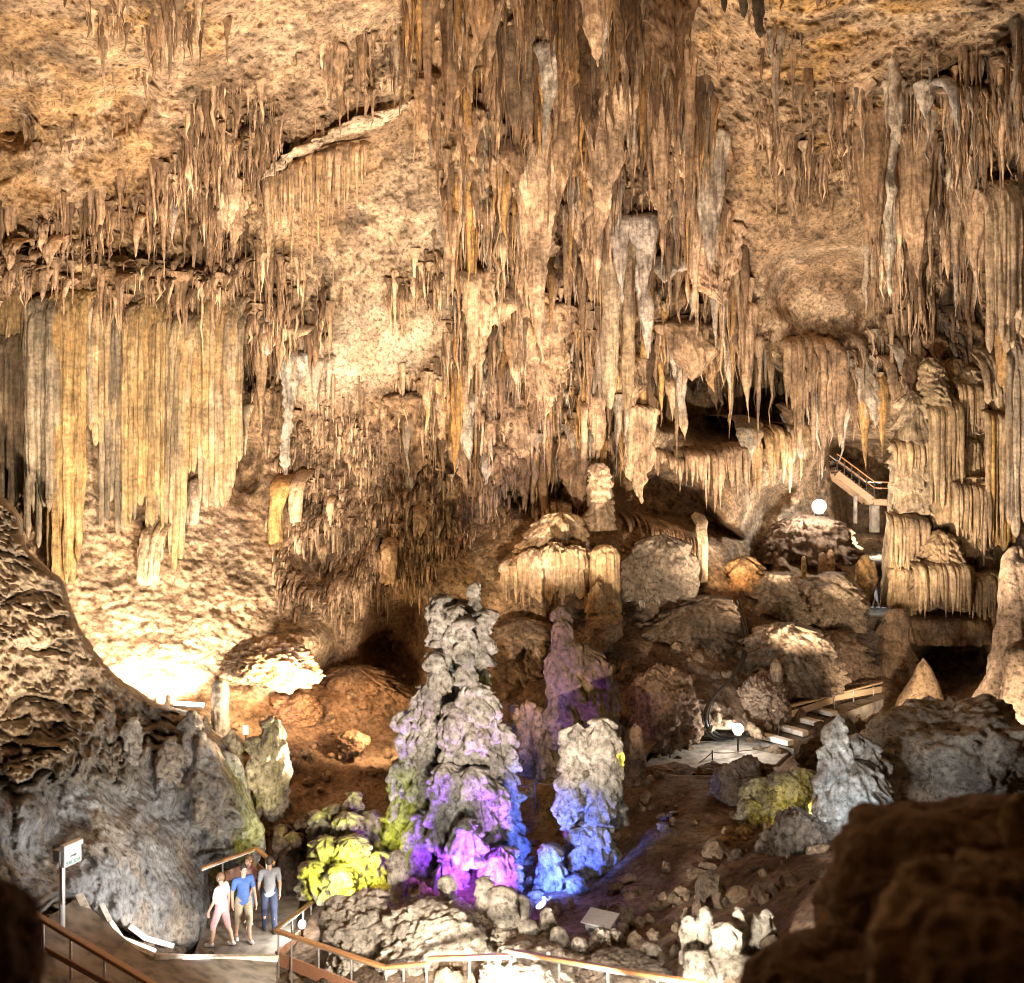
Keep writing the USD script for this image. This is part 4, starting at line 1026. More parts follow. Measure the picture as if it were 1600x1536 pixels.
cluster("knobbly_rock_group", "knobbly rocks lit yellow, left of the giant stalagmite", "rocks", [
    (knob(552, 1236, 1320, 28), 0), (knob(522, 1256, 1340, 40), .1), (knob(496, 1266, 1350, 28), .2), (knob(544, 1268, 1350, 46), .4), (knob(578, 1266, 1350, 50), .1), (knob(604, 1276, 1370, 40), 0), (knob(510, 1306, 1400, 60), .8), (knob(550, 1306, 1400, 66), .9),
    (knob(486, 1346, 1400, 34), 1.2), (knob(590, 1330, 1400, 44), .8), (knob(530, 1350, 1410, 50), 1.3)], 23.4, (.46, .43, .34), 2100, kw={**KN, "leaf": (.13, .17), "fine": (.05, .07)})
cluster("dark_rock_group", "dark brown upright rocks at the left of the yellow-lit ones, by the railing", "rocks", [(knob(440, 1286, 1400, 34), .3), (knob(458, 1298, 1400, 32), .5), (knob(472, 1274, 1390, 24), .2)], 23.6, (.15, .10, .07), 2120)
cluster("stalagmite_group", "grey cone and lumps on a shared base, right of the green-lit rock", "stalagmites", [
    ([(1309, 1112, 8), (1309, 1126, 17), (1308, 1160, 26), (1306, 1200, 40), (1308, 1270, 64)], .3), (knob(1288, 1163, 1280, 24), .4), (knob(1338, 1144, 1270, 42), .1), (knob(1362, 1160, 1270, 34), .1), ([(1330, 1185, 60), (1334, 1240, 104), (1330, 1310, 120)], .2), (knob(1376, 1186, 1280, 30), 0)],
    20.3, (.40, .385, .36), 2130)
for k, (u, v0, v1, w, d, col, label) in enumerate([
    (1213, 1030, 1088, 22, 31.0, (.44, .34, .25), "small banded cone by the upper end of the stair railing"),
    (1051, 1042, 1064, 10, 29.2, (.44, .30, .18), "tiny orange stalagmite on top of a brown boulder"),
    (344, 1058, 1150, 30, 26.3, (.30, .26, .21), "grey stump in front of the bright boulder"),
    (238, 1070, 1112, 14, 26.6, (.24, .18, .12), "small dark spike on the crest of the layered hill, left one"),
    (262, 1084, 1116, 11, 26.4, (.24, .18, .12), "small dark spike on the crest of the layered hill, right one"),
    (1285, 862, 905, 14, 40, (.30, .20, .13), "brown pillar right below the bright lamp"),
    (1256, 868, 905, 9, 40, (.52, .40, .18), "slim yellow-lit stalagmite left below the bright lamp"),
    (1298, 858, 900, 14, 40.5, (.44, .28, .14), "orange pillar right below the bright lamp"),
]):
    m = pillar(knob(u, v0, v1, w), d, .9, 2200 + k, lump=(.05, .3), tier=(.04, .16), flute=(.02, .06), fine=(.01, .05))
    obj("stalagmite", m, M_FLOW, tint=stone_tint(m[0], col, 2200 + k), label=label, category="stalagmite")
cluster("stalagmite", "pale knobbly stalagmite on the crest behind the smooth grey swell", "stalagmite", [([(424, 1116, 12), (424, 1132, 28), (424, 1180, 42), (422, 1230, 54), (426, 1275, 54)], 0), (knob(396, 1150, 1230, 20), .2)], 24.4, (.42, .35, .27), 2140)

STUMPS = [(622, 1328, 1402, 30, 20.2), (597, 1390, 1440, 30, 19.6), (566, 1394, 1470, 60, 19.4), (530, 1398, 1470, 52, 19.4), (655, 1398, 1450, 40, 19.5), (701, 1366, 1450, 27, 19.2), (690, 1414, 1480, 50, 18.8), (758, 1368, 1480, 32, 18.9), (786, 1384, 1480, 54, 18.7),
          (816, 1398, 1470, 28, 18.9), (826, 1436, 1510, 34, 17.4), (857, 1418, 1520, 29, 17.6), (873, 1448, 1520, 28, 17.1), (906, 1464, 1520, 24, 16.8), (640, 1440, 1510, 46, 18.2), (600, 1440, 1500, 50, 18.6), (740, 1450, 1520, 60, 17.8), (1016, 1472, 1496, 26, 16)]
names = ["tall pale stump left of the giant stalagmite's foot, orange at its base", "small squarish stump left of the tall pale one", "broad pale stump beside the end of the dark railing", "leftmost pale stump behind the railing lamp", "low round stump between two hollows", "two-tiered pale stump under the giant stalagmite", "wide lump under the two-tiered stump", "tall pale finger left of the blue glow", "broad lumpy stump below the blue glow", "dark stump in front of the blue glow",
         "low pale lump over the middle of the near handrail", "pale round-topped stump with a dark cap", "pale smooth stump beside the dark-capped one", "small pale stump left of the sign box", "pale lump just above the bend of the handrail", "rough lump over the handrail, left of the bend", "wide pale mass above the handrail's step", "small pale stone on the brown floor"]
for k, ((u, v0, v1, w, d), label) in enumerate(zip(STUMPS, names)):
    m = pillar(knob(u, v0, v1, w, 2), d, .85, 2300 + k, lump=(.08, .35), tier=(.07, .3), flute=(.02, .07), knob=(.06, .25), fine=(.02, .06))
    obj("stalagmite_stump", m, M_ROCK, tint=stone_tint(m[0], (.49, .44, .37), 2300 + k, dark=.3), label=label, category="stump")
cluster("stump_cluster", "bright white stump cluster beside the dark foreground rock", "stumps", [(knob(1076, 1430, 1500, 30), 0), (knob(1104, 1415, 1510, 30), 0), (knob(1134, 1440, 1550, 52), .3), (knob(1153, 1416, 1500, 23), .1), (knob(1177, 1426, 1510, 40), 0), (knob(1202, 1420, 1480, 22, 4), 0), (knob(1092, 1486, 1570, 46), .4), (knob(1150, 1490, 1600, 74), .4)], 14.6, (.58, .53, .45), 2150, kw={**KN, "lump": (.05, .3), "leaf": (.06, .24), "fine": (.012, .05)}, dark=.12)


def boulder(u, v, w, h, d, seed, deep=.9, rough=.22, sub=5, fine=.08, cuts=5):
    """A stone lying at (u, v), w by h in the photograph: an uneven ball with flattened faces."""
    s = trimesh.creation.icosphere(subdivisions=sub)
    n = np.array(s.vertices)
    rng = np.random.default_rng(seed)
    r = np.ones(len(n))
    for _ in range(cuts + 4):
        a = rng.normal(size=3); a /= np.linalg.norm(a)
        r = np.minimum(r, rng.uniform(.66, .95) / np.maximum(n @ a, 1e-3))
    r *= 1 + rough * 3.2 * (fb(n * 1.5 + seed, 4, seed) - .5)
    d1, d2, _ = worley(n * [1.5, 1.5, 2.0] + .35 * (fb(n * 3 + seed, 2, seed)[:, None] - .5) + seed, seed + 5)
    r += .07 * (smooth(0, .12, d2 - d1) - .8) * rough / .22 + .22 * (d1 - .45) * rough / .22          # fractured into blocks
    r += fine * 2.6 * (ridge(n * 5 + seed, 4, seed + 1) - .5) + fine * 2.2 * (fb(n * [13, 13, 18], 3, seed + 2) - .5)
    px = d / FPX
    return n * r[:, None] * [w / 2 * px, w / 2 * px * deep, h / 2 * px] + P(u, v, d), np.array(s.faces)


for k, (u, v, w, h, d, col, mat, rough, label) in enumerate([
    (1500, 1190, 250, 190, 22.5, (.36, .335, .295), M_ROCK, .2, "big rough grey boulder at the right, behind the dark foreground rocks"),
    (1352, 1210, 176, 200, 24.5, (.12, .085, .058), M_SOIL, .2, "dark brown mound between the stairs and the grey boulder"),
    
    (1160, 1225, 90, 80, 23.6, (.20, .16, .13), M_SOIL, .25, "dark rock with a violet sheen left of the yellow-green one"),
    (1250, 1350, 110, 150, 19.5, (.17, .15, .13), M_ROCK, .25, "dark grey crag below the grey stalagmite group"),
    (1040, 1105, 105, 120, 29.0, (.30, .21, .145), M_ROCK, .22, "brown boulder with a tiny stalagmite on top"),
    (1188, 1108, 84, 105, 31.0, (.38, .29, .22), M_ROCK, .25, "pinkish rock lit by the path lamp"),
    (1352, 905, 34, 70, 38.5, (.42, .27, .12), M_ROCK, .3, "orange flake of rock beside the two visitors"),
    (942, 1495, 80, 70, 17.2, (.44, .39, .32), M_ROCK, .3, "angular layered rock beside the sign box"),
    (455, 1110, 90, 54, 29.0, (.30, .19, .115), M_ROCK, .22, "brown boulder under the bright one"),
    (552, 1160, 50, 40, 28.0, (.24, .155, .095), M_ROCK, .22, "small brown boulder in the dim hollow"),
    (420, 1040, 150, 90, 28.3, (.56, .42, .29), M_ROCK, .2, "large bright cream boulder below the glaring wall"),
    (700, 1480, 240, 130, 18.4, (.52, .46, .38), M_ROCK, .22, "coarse pale rock mass behind the near handrail"),
    (580, 1480, 160, 130, 19.2, (.52, .46, .38), M_ROCK, .22, "popcorn-crusted rock behind the near handrail, left part"),
    (840, 1530, 200, 80, 16.2, (.46, .40, .33), M_ROCK, .22, "pale rock under the right part of the near handrail"),
    (1052, 1216, 110, 30, 26.6, (.15, .10, .07), M_SOIL, .25, "low brown rock along the near edge of the lamp-lit path, left"),
    (1122, 1214, 80, 34, 26.4, (.17, .115, .08), M_SOIL, .25, "low brown rock along the near edge of the lamp-lit path, middle"),
    (985, 1545, 170, 70, 15.0, (.25, .2, .155), M_ROCK, .22, "low grey rock below the right end of the near handrail"),
]):
    m = boulder(u, v, w, h, d, 2400 + k, rough=rough, sub=5 if w > 75 else 4)
    obj("boulder", m, mat, tint=stone_tint(m[0], col, 2400 + k, dark=.35, pale=.5, scale=.4), label=label, category="boulder")

for k, (pts, d, col, label) in enumerate([
    ([(1226, 972, 60), (1230, 1000, 120), (1236, 1040, 150), (1240, 1080, 140)], 32.6, (.32, .255, .19), "banded ledgy rock mound above the small banded cone"),
    ([(1262, 803, 24), (1264, 816, 96), (1262, 845, 140), (1262, 880, 150)], 42.4, (.22, .15, .10), "brown mound carrying the bright lamp"),
    ([(1306, 984, 50), (1304, 1005, 90), (1306, 1035, 116), (1310, 1060, 110)], 35.6, (.27, .20, .145), "brown ledgy rock mound above the stair railing"),
    ([(1296, 892, 40), (1298, 915, 84), (1300, 950, 104), (1300, 985, 96)], 37.0, (.44, .36, .27), "pale crumbly rock mound below the bright lamp"),
    ([(1214, 893, 28), (1214, 915, 56), (1216, 950, 76), (1220, 990, 70)], 36.2, (.38, .31, .235), "pale ribbed rock left of the crumbly mound"),
    ([(1160, 868, 14), (1166, 884, 44), (1170, 905, 60), (1170, 930, 60)], 37.2, (.46, .30, .15), "orange rock over a hidden lamp, right of the grey dome"),
    ([(1110, 930, 50), (1090, 960, 110), (1060, 1000, 150), (1040, 1050, 150)], 33.4, (.19, .145, .105), "dark ledgy slope of rock below the grey dome"),
    ([(820, 965, 60), (815, 990, 110), (815, 1040, 120), (820, 1090, 110)], 33.2, (.34, .26, .19), "lumpy tan rock behind the giant stalagmite's right flank"),
    ([(555, 1040, 40), (560, 1060, 110), (570, 1090, 150), (560, 1120, 140)], 31.4, (.24, .155, .095), "rusty brown ledge above the dim hollow"),
]):
    m = pillar(pts, d, .7, 2600 + k, lump=(.34, .8), leaf=(.15, .5), tier=(.26, .42), flute=(.05, .15), fine=(.12, .14))
    obj("rock_mound", m, M_ROCK, tint=stone_tint(m[0], col, 2600 + k, dark=.4, pale=.5, scale=.4), label=label, category="rock")

# loose stones on the trodden and bare ground
rng = np.random.default_rng(88)
sv, sf = trimesh.creation.icosphere(subdivisions=1).vertices, trimesh.creation.icosphere(subdivisions=1).faces
pr = (np.clip(W["ground"] + W["slope"] + W["backmid"] + .6 * W["hollow"], 0, 1) * (V < 1540) * np.outer(np.gradient(VS), np.gradient(US)) * smooth(.4, .65, nz(np.stack([U / 30, V / 20, U * 0], -1), 5))).ravel()
vs, ts = [], []
for i in rng.choice(pr.size, 1100, p=pr / pr.sum()):
    u, v = U.ravel()[i], V.ravel()[i]
    q = SHELL.reshape(-1, 3)[i]
    r = rng.uniform(.05, .26) * rng.uniform(.5, 1.2, 3) * (1 if rng.random() > .06 else 1.8)
    vs.append(sv * rng.uniform(.72, 1.15, (len(sv), 1)) * r + q + [0, -.05, .02])
    ts.append(np.broadcast_to(np.array((.30, .225, .155)) * rng.uniform(.5, 1.4), (len(sv), 3)))
obj("loose_stones", (np.vstack(vs), (sf[None] + (np.arange(len(vs)) * len(sv))[:, None, None]).reshape(-1, 3)), M_ROCK, tint=np.vstack(ts), smooth_n=False, label="loose stones strewn over the brown cave floor", category="stones", kind="stuff")

# the layered hill on the left, a swell of old flowstone with smooth grey flanks
HILL = [(-320, 740), (-20, 752), (30, 796), (46, 862), (98, 905), (126, 985), (180, 1056), (250, 1100), (300, 1112), (335, 1142), (372, 1166), (392, 1240), (414, 1300), (418, 1330), (360, 1350), (322, 1365), (335, 1430), (322, 1462), (296, 1486), (230, 1470), (150, 1432), (120, 1406), (96, 1404), (60, 1432), (0, 1440), (-320, 1440)]
HC = np.array([(-300, 750, 20.5), (0, 760, 24), (20, 850, 22.5), (90, 940, 22.5), (180, 1060, 23), (100, 1050, 21), (0, 1000, 20), (250, 1110, 24), (200, 1180, 22), (330, 1160, 24.5), (380, 1200, 24.5), (300, 1230, 23), (400, 1310, 24), (0, 1150, 19), (100, 1250, 19), (200, 1300, 20), (300, 1350, 21.5), (330, 1430, 20.8), (300, 1480, 20.2), (200, 1420, 18.4), (100, 1400, 16.8), (0, 1420, 15.8), (0, 1300, 17), (-300, 1400, 12), (-300, 1100, 16), (150, 1150, 20.6), (60, 1200, 18.2)], float)
hu, hv = np.meshgrid(np.concatenate([np.arange(-300, -10, 10), np.arange(-10, 440, 2.2)]), np.arange(735, 1500, 2.2))
hm = region(HILL, hu, hv, 4, 6, 3)
hd = RBFInterpolator(HC[:, :2] / 300, HC[:, 2], kernel="linear")(np.stack([hu, hv], -1).reshape(-1, 2)[:: 1] / 300.0).reshape(hu.shape)
hd = ndimage.gaussian_filter(hd, 8)
for c, (poly, amount, f) in enumerate([([(300, 1150), (330, 1150), (385, 1245), (392, 1300), (350, 1290), (318, 1275), (315, 1200)], 1.3, 9), ([(330, 1290), (380, 1270), (412, 1330), (360, 1345), (330, 1330)], .5, 8), ([(20, 1250), (70, 1230), (75, 1290), (30, 1320)], .7, 10), ([(255, 1160), (275, 1160), (285, 1240), (262, 1268), (245, 1230)], .6, 6), ([(290, 1120), (315, 1130), (318, 1290), (296, 1290)], .7, 5), ([(100, 1240), (170, 1240), (185, 1390), (110, 1390)], .3, 14), ([(180, 1270), (300, 1300), (310, 1440), (190, 1430)], .3, 20), ([(90, 1170), (110, 1150), (125, 1185), (118, 1215), (20, 1232), (15, 1200)], .45, 6)]):
    hd -= amount * region(poly, hu, hv, f, 5, 300 + c)
hq = P(hu, hv, hd)
hx, hy, hz = hq[..., 0], hq[..., 1], hq[..., 2]
hs = lambda sx, sy, sz: np.stack([hx / sx, hy / sy, hz / sz], -1)
low = region([(-320, 1235), (20, 1240), (110, 1225), (190, 1235), (235, 1180), (300, 1130), (420, 1160), (450, 1520), (-320, 1520)], hu, hv, 8, 12, 8)
tiers = 1 - low
w = hz * 1.0 + .20 * hx + 1.9 * (fb(hs(1.0, 1.0, .8), 3, 61) - .5) + .5 * (fb(hs(.35, .35, .35), 3, 62) - .5)
drip = ridge(hs(.09, .2, .5), 2, 63)
hh = np.zeros_like(hd)
hp = hq.reshape(-1, 3)
wob = np.stack([.5 * (fb(hp / .5, 2, 61 + k) - .5) for k in range(3)], -1)
lip = np.zeros(hd.size)
for sc, am in ((1.0, .34), (.52, .2)):
    d1, d2, dv = worley((hp + [0, 0, .22] * hp[:, :1] + wob) / (np.array([.95, .95, .5]) * sc), 62)
    lo = np.clip(.5 - dv[:, 2], 0, 1)
    hh += (am * (lo ** .8 * np.sqrt(np.clip(1 - d1 ** 2, 0, 1)) * 1.5 - .4)).reshape(hd.shape) * tiers * (.55 + .8 * drip)
    lip = np.maximum(lip, lo * smooth(.9, .2, d1))
lip = lip.reshape(hd.shape)
hh += .9 * (fb(hs(1.2, 1.2, 1.2), 5, 65) - .5) * (.7 + .3 * tiers) + .34 * (fb(hs(.22, .22, .22), 3, 66) - .5) * (.45 + .55 * tiers) + .12 * (ridge(hs(.3, .3, .45), 3, 69) - .5) * low
gully = ridge(np.stack([(hx + .45 * hz) / 1.3, hy / 3, (hz) / 7], -1), 2, 67)
hh += 1.0 * (gully - .5) * low + .5 * (ridge(hs(.7, .7, 1.6), 3, 71) - .5) * low + .2 * (fb(hs(.16, .16, .16), 3, 72) - .5)
hd2 = hd - hh
edge = np.clip((hm - .5) * 2, 0, 1)
back = np.minimum(base_depth(hu, hv) + .6, hd + 5)
hd2 = back + (hd2 - back) * np.sqrt(np.clip(1 - (1 - np.clip(ndimage.gaussian_filter((hm > .5).astype(float), 4) * 2 - 1, 0, 1)) ** 2, 0, 1))
ht = np.empty(hu.shape + (3,)); ht[:] = (.34, .295, .235)
mixin = lambda a, c: ht * (1 - np.clip(a, 0, 1)[..., None]) + np.asarray(c) * np.clip(a, 0, 1)[..., None]
ht = mixin(low, (.35, .345, .335)); ht = mixin(smooth(.5, .64, fb(hs(1.2, 1.2, 1.2), 4, 68)) * .7, (.20, .165, .125)); ht = mixin(smooth(.54, .66, fb(hs(.6, .6, .9), 4, 70)) * .6, (.46, .38, .28))
ht = mixin(tiers * smooth(.35, .75, lip) * .55, (.46, .375, .25))
hf = grid_faces(*hu.shape, keep=hm > .5)
used, inv = np.unique(hf, return_inverse=True)
obj("flowstone_hill", (P(hu, hv, hd2).reshape(-1, 3)[used], inv.reshape(-1, 3)[:, ::-1]), M_ROCK, tint=ht.reshape(-1, 3)[used], label="layered flowstone hill with smooth grey lower flanks, left", category="flowstone")

# ribs, swells and little stalagmites on the hill's right flank
for k, (pts, d, kw, col, label, nm) in enumerate([
    ([(300, 1108, 14), (302, 1150, 34), (306, 1220, 36), (310, 1300, 34), (318, 1340, 26)], 22.9, KN, (.38, .34, .29), "rough upright rib of rock on the right flank of the layered hill", "rock_rib"),
    ([(266, 1150, 16), (262, 1190, 34), (266, 1240, 34), (262, 1275, 12)], 22.2, KN, (.38, .32, .25), "crusted hanging rib on the layered hill, left of the longer rib", "rock_rib"),
    ([(352, 1172, 30), (350, 1210, 66), (354, 1260, 80), (356, 1292, 60)], 23.6, dict(lump=(.12, .9), fine=(.03, .08)), (.40, .395, .385), "large smooth grey swell of stone right of the long rib", "stone_swell"),
    ([(384, 1264, 24), (378, 1296, 70), (374, 1330, 84), (372, 1352, 60)], 23.0, dict(lump=(.10, .7), fine=(.03, .08)), (.38, .375, .365), "smaller smooth grey swell above the landing handrail", "stone_swell"),
    ([(208, 1120, 10), (206, 1150, 24), (206, 1196, 30)], 21.6, KN, (.38, .34, .28), "small knob of stone on the upper slope of the layered hill", "stalagmite"),
    ([(322, 1116, 10), (322, 1134, 18), (324, 1160, 24)], 24.0, KN, (.34, .29, .23), "small grey stalagmite on the crest right of the tube lamp", "stalagmite"),
    ([(362, 1140, 10), (364, 1156, 20), (366, 1190, 26)], 24.2, KN, (.34, .29, .23), "small grey stalagmite on the crest beside the white box", "stalagmite"),
]):
    m = pillar(pts, d, .7, 2700 + k, **kw)
    obj(nm, m, M_ROCK, tint=stone_tint(m[0], col, 2700 + k, dark=.25, pale=.4), label=label, category="stalagmite" if nm == "stalagmite" else "rock")

# dark rocks close to the eye
for k, (u, v, w, h, d, col, label) in enumerate([
    (1530, 1470, 480, 430, 6.0, (.23, .165, .115), "broad dark rock ledge in the near right corner"),
    (1570, 1570, 400, 480, 4.2, (.32, .24, .155), "blurred brown boulder nearest to the eye, lower right"),
    (1600, 1290, 70, 90, 4.6, (.42, .36, .2), "small blurred yellowish rock at the right edge"),
    (1340, 1610, 370, 300, 5.6, (.2, .145, .10), "dark rock sloping down along the white stumps"),
    (-50, 1520, 210, 300, 4.0, (.16, .10, .065), "blurred dark rock in the lower left corner"),
]):
    m = boulder(u, v, w, h, d, 2500 + k, rough=.13, sub=5, fine=.025, cuts=-2)
    obj("foreground_rock", m, M_NEAR, tint=stone_tint(m[0], col, 2500 + k, dark=.2, pale=.3, scale=.2), label=label, category="rock")

# ------------------------------------------------------------------ paths, railings and the rest of what people built
M_WOOD = plain("varnished_wood", (.34, .165, .065), .35, vary=.35, scale=6, stretch=(1, 14, 14), bump=.15)
M_PALEWOOD = plain("pale_wood", (.60, .46, .30), .5, vary=.2, scale=6, stretch=(1, 12, 12))
M_BOARD = plain("reddish_board", (.30, .14, .075), .5, vary=.3, scale=6, stretch=(1, 12, 12), bump=.15)
M_STEEL = plain("brushed_steel", (.55, .53, .5), .38, metal=.9, vary=.15)
M_DARKMETAL = plain("dark_iron", (.05, .045, .04), .5, metal=.5)
M_CONC = plain("worn_concrete", (.22, .195, .165), .85, vary=.35, scale=3.5, bump=.4)
M_KERB = plain("pale_kerb_concrete", (.50, .44, .36), .8, vary=.3, scale=9, bump=.4)
M_WHITE = plain("white_enamel", (.74, .75, .76), .4, vary=.05)
M_STEP = plain("white_step_paint", (.80, .76, .70), .6, vary=.1, scale=8)
M_GREYBOX = plain("grey_sheet_metal", (.2, .19, .19), .45, metal=.2)
M_BLACK = plain("black_rubber", (.02, .02, .02), .45)
M_INK = plain("sign_ink", (.03, .05, .06), .6)
M_GREEN = plain("sign_green", (.05, .32, .22), .6)
M_ROPE = plain("rope_fibre", (.10, .075, .055), .9)
M_STAIRWOOD = plain("stair_timber", (.27, .17, .095), .6, vary=.35, scale=5, stretch=(1, 10, 10))
M_DARKWOOD = plain("dark_stair_panel", (.06, .04, .03), .6)


def at(u, v, d):
    return P(u, v, d)


def on(u, v, z):
    """Where the sight line through u, v meets the level z."""
    d = (CZ - z) * FPX / (v - CV)
    return P(u, v, d)


def sheet(pts, thick=.12):
    """A slab whose top runs through the corner points, in order."""
    p = np.asarray(pts, float)
    n = len(p)
    v = np.vstack([p, p - [0, 0, thick]])
    c = np.vstack([v, p.mean(0), p.mean(0) - [0, 0, thick]])
    k = np.arange(n); j = (k + 1) % n
    f = np.vstack([np.stack([np.full(n, 2 * n), k, j], 1), np.stack([np.full(n, 2 * n + 1), n + j, n + k], 1), np.stack([k, n + k, n + j], 1), np.stack([k, n + j, j], 1)])
    m = trimesh.Trimesh(c, f, process=False)
    if m.volume < 0:
        f = f[:, ::-1]
    return c, f


obj("path", sheet([on(u, v, -.32) for u, v in ((300, 1500), (322, 1440), (345, 1385), (440, 1372), (470, 1400), (462, 1440), (436, 1500))]), M_CONC, smooth_n=False, kind="structure")
obj("path", sheet([at(*p) for p in ((66, 1440, 15.6), (122, 1402, 16.7), (160, 1464, 16.3), (236, 1500, 16.4), (300, 1502, 17.2), (432, 1496, 18.9), (430, 1620, 15.2), (60, 1620, 12.6))]), M_CONC, smooth_n=False, kind="structure")
obj("path", sheet([on(u, v, 1.5) for u, v in ((1000, 1206), (1030, 1168), (1080, 1150), (1160, 1149), (1200, 1158), (1238, 1170), (1212, 1194), (1110, 1206))]), M_CONC, smooth_n=False, kind="structure")
obj("path", sheet([at(*p) for p in ((1190, 1158, 29.6), (1240, 1170, 28.9), (1312, 1116, 31.3), (1380, 1092, 33.4), (1384, 1082, 34.2), (1268, 1112, 32.2))], .5), M_CONC, smooth_n=False, kind="structure")
obj("path", sheet([on(u, v, 3.3) for u, v in ((1352, 960), (1354, 943), (1400, 943), (1400, 960))]), M_CONC, smooth_n=False, kind="structure")


def run(name, label, category, pts, mat, wide=.14, high=.14, part="edge"):
    t = thing(name, label, category)
    for a, b in zip(pts[:-1], pts[1:]):
        obj(part, beam(at(*a), at(*b), wide, high), mat, parent=t, smooth_n=False)
    return t


run("path_kerb", "pale kerb edging the ramp, bending right under the sign", "kerb", [(120, 1401, 16.7), (138, 1438, 16.5), (160, 1463, 16.3), (200, 1484, 16.3), (236, 1499, 16.4), (300, 1502, 17.2), (430, 1500, 18.7)], M_KERB, .16, .2)
run("path_kerb", "second kerb behind the first one on the ramp", "kerb", [(157, 1415, 17.4), (170, 1442, 17.2), (187, 1468, 17.1), (240, 1488, 17.6)], M_KERB, .1, .14)
run("path_kerb", "short third kerb at the foot of the smooth grey flank", "kerb", [(202, 1446, 18.2), (228, 1466, 18.4), (270, 1478, 19)], M_KERB, .07, .1)


def railing(label, rails, posts, boards=(), group=None, wood=M_WOOD, steel=M_STEEL, wide=.11, high=.055, radius=.022, board=None):
    """rails: runs of points for handrails; posts: (top, bottom); boards: runs of points, with their height."""
    t = thing("railing", label, "railing", group)
    for r in rails:
        for a, b in zip(r[:-1], r[1:]):
            a, b = at(*a), at(*b)
            hr = obj("handrail", beam(a, b, wide, high, .012), wood, parent=t, smooth_n=False)
            obj("rail_core", beam(a - [0, 0, .045], b - [0, 0, .045], wide * .5, .03), steel, parent=hr, smooth_n=False)
    for a, h in posts:
        a = at(*a) - [0, 0, .05]
        obj("post", rod(a, a - [0, 0, h], radius), steel, parent=t)
    for r, h in boards:
        for a, b in zip(r[:-1], r[1:]):
            obj("kick_board", beam(at(*a), at(*b), .04, h, .006), board or M_BOARD, parent=t, smooth_n=False)
    return t


lerp = lambda a, b, t: tuple(np.asarray(a, float) * (1 - t) + np.asarray(b, float) * t)
A0, A1, A2 = (38, 1424, 15.2), (54, 1428, 15.0), (256, 1548, 12.7)
railing("wooden handrail with steel posts in the lower left corner, in front of the sign", [[A0, A1, A2]], [(lerp(A1, A2, t), .95) for t in (.07, .28, .54, .8)], [([(58, 1476, 15.1), (210, 1560, 12.9)], .1)])
B0, B1, B2 = (430, 1453, 19.0), (600, 1511, 17.2), (668, 1505, 16.8)
B3, B4, B5, B6 = (668, 1497, 16.8), (800, 1493, 15.7), (797, 1486, 15.6), (1116, 1541, 12.7)
railing("long wooden handrail along the bottom, rising in steps towards the right", [[B0, B1, B2], [B3, B4], [B5, B6]],
        [(lerp(B0, B1, t), .95) for t in (.03, .15, .4, .7)] + [(lerp(B1, B2, t), 1.0) for t in (.05, .45, .98)] + [(lerp(B3, B4, t), 1.0) for t in (.5, .99)] + [(lerp(B5, B6, t), 1.0) for t in (.24, .48, .72, .95)], [([(431, 1496, 19.05), (580, 1556, 17.4)], .28)])
railing("dark wooden handrail running back from the corner of the long one", [[(431, 1452, 19.05), (502, 1398, 22.2)]], [(lerp((431, 1452, 19.05), (502, 1398, 22.2), t), .95) for t in (.35, .6, .78, .9, .98)], [([(434, 1492, 19.2), (500, 1432, 22.3)], .2)], wood=M_STAIRWOOD)
railing("dark handrail beside the yellow-lit rocks, behind the corner", [[(440, 1379, 24.3), (494, 1411, 22.4)]], [(lerp((440, 1379, 24.3), (494, 1411, 22.4), t), .95) for t in (.08, .25, .42, .6, .78, .95)], wood=M_STAIRWOOD)
railing("angled wooden handrail with reddish boards on the landing behind the visitors", [[(314, 1357, 21.0), (400, 1325, 22.0), (428, 1349, 21.6)]], [((348, 1345, 21.4), 1.0), ((390, 1329, 21.9), 1.2), ((416, 1339, 21.8), .9)], [([(341, 1373, 21.4), (398, 1353, 22.1)], .26), ([(402, 1356, 22.1), (420, 1372, 21.7)], .26)])
E0, E1 = (1208, 1110, 30.3), (1378, 1066, 34.2)
railing("light wooden handrail with a broad board beside the white steps", [[E0, E1]], [(lerp(E0, E1, t), .95) for t in (.04, .2, .4, .56, .74, .92)], [([(1211, 1124, 30.3), (1303, 1093, 32.6)], .24), ([(1305, 1090, 32.6), (1377, 1077, 34.2)], .24)], wood=M_PALEWOOD, board=M_PALEWOOD)

t = thing("white_steps", "flight of white-edged steps climbing from the lamp on the path", "steps")
for a, b in (((1184, 1152, 29.9), (1236, 1166, 28.9)), ((1214, 1139, 30.6), (1259, 1151, 29.7)), ((1240, 1125, 31.4), (1284, 1136, 30.4)), ((1270, 1112, 32.2), (1304, 1120, 31.3))):
    obj("step", beam(at(*a) + [0, 0, .1], at(*b) + [0, 0, .1], .34, .17, .02), M_STEP, parent=t, smooth_n=False)

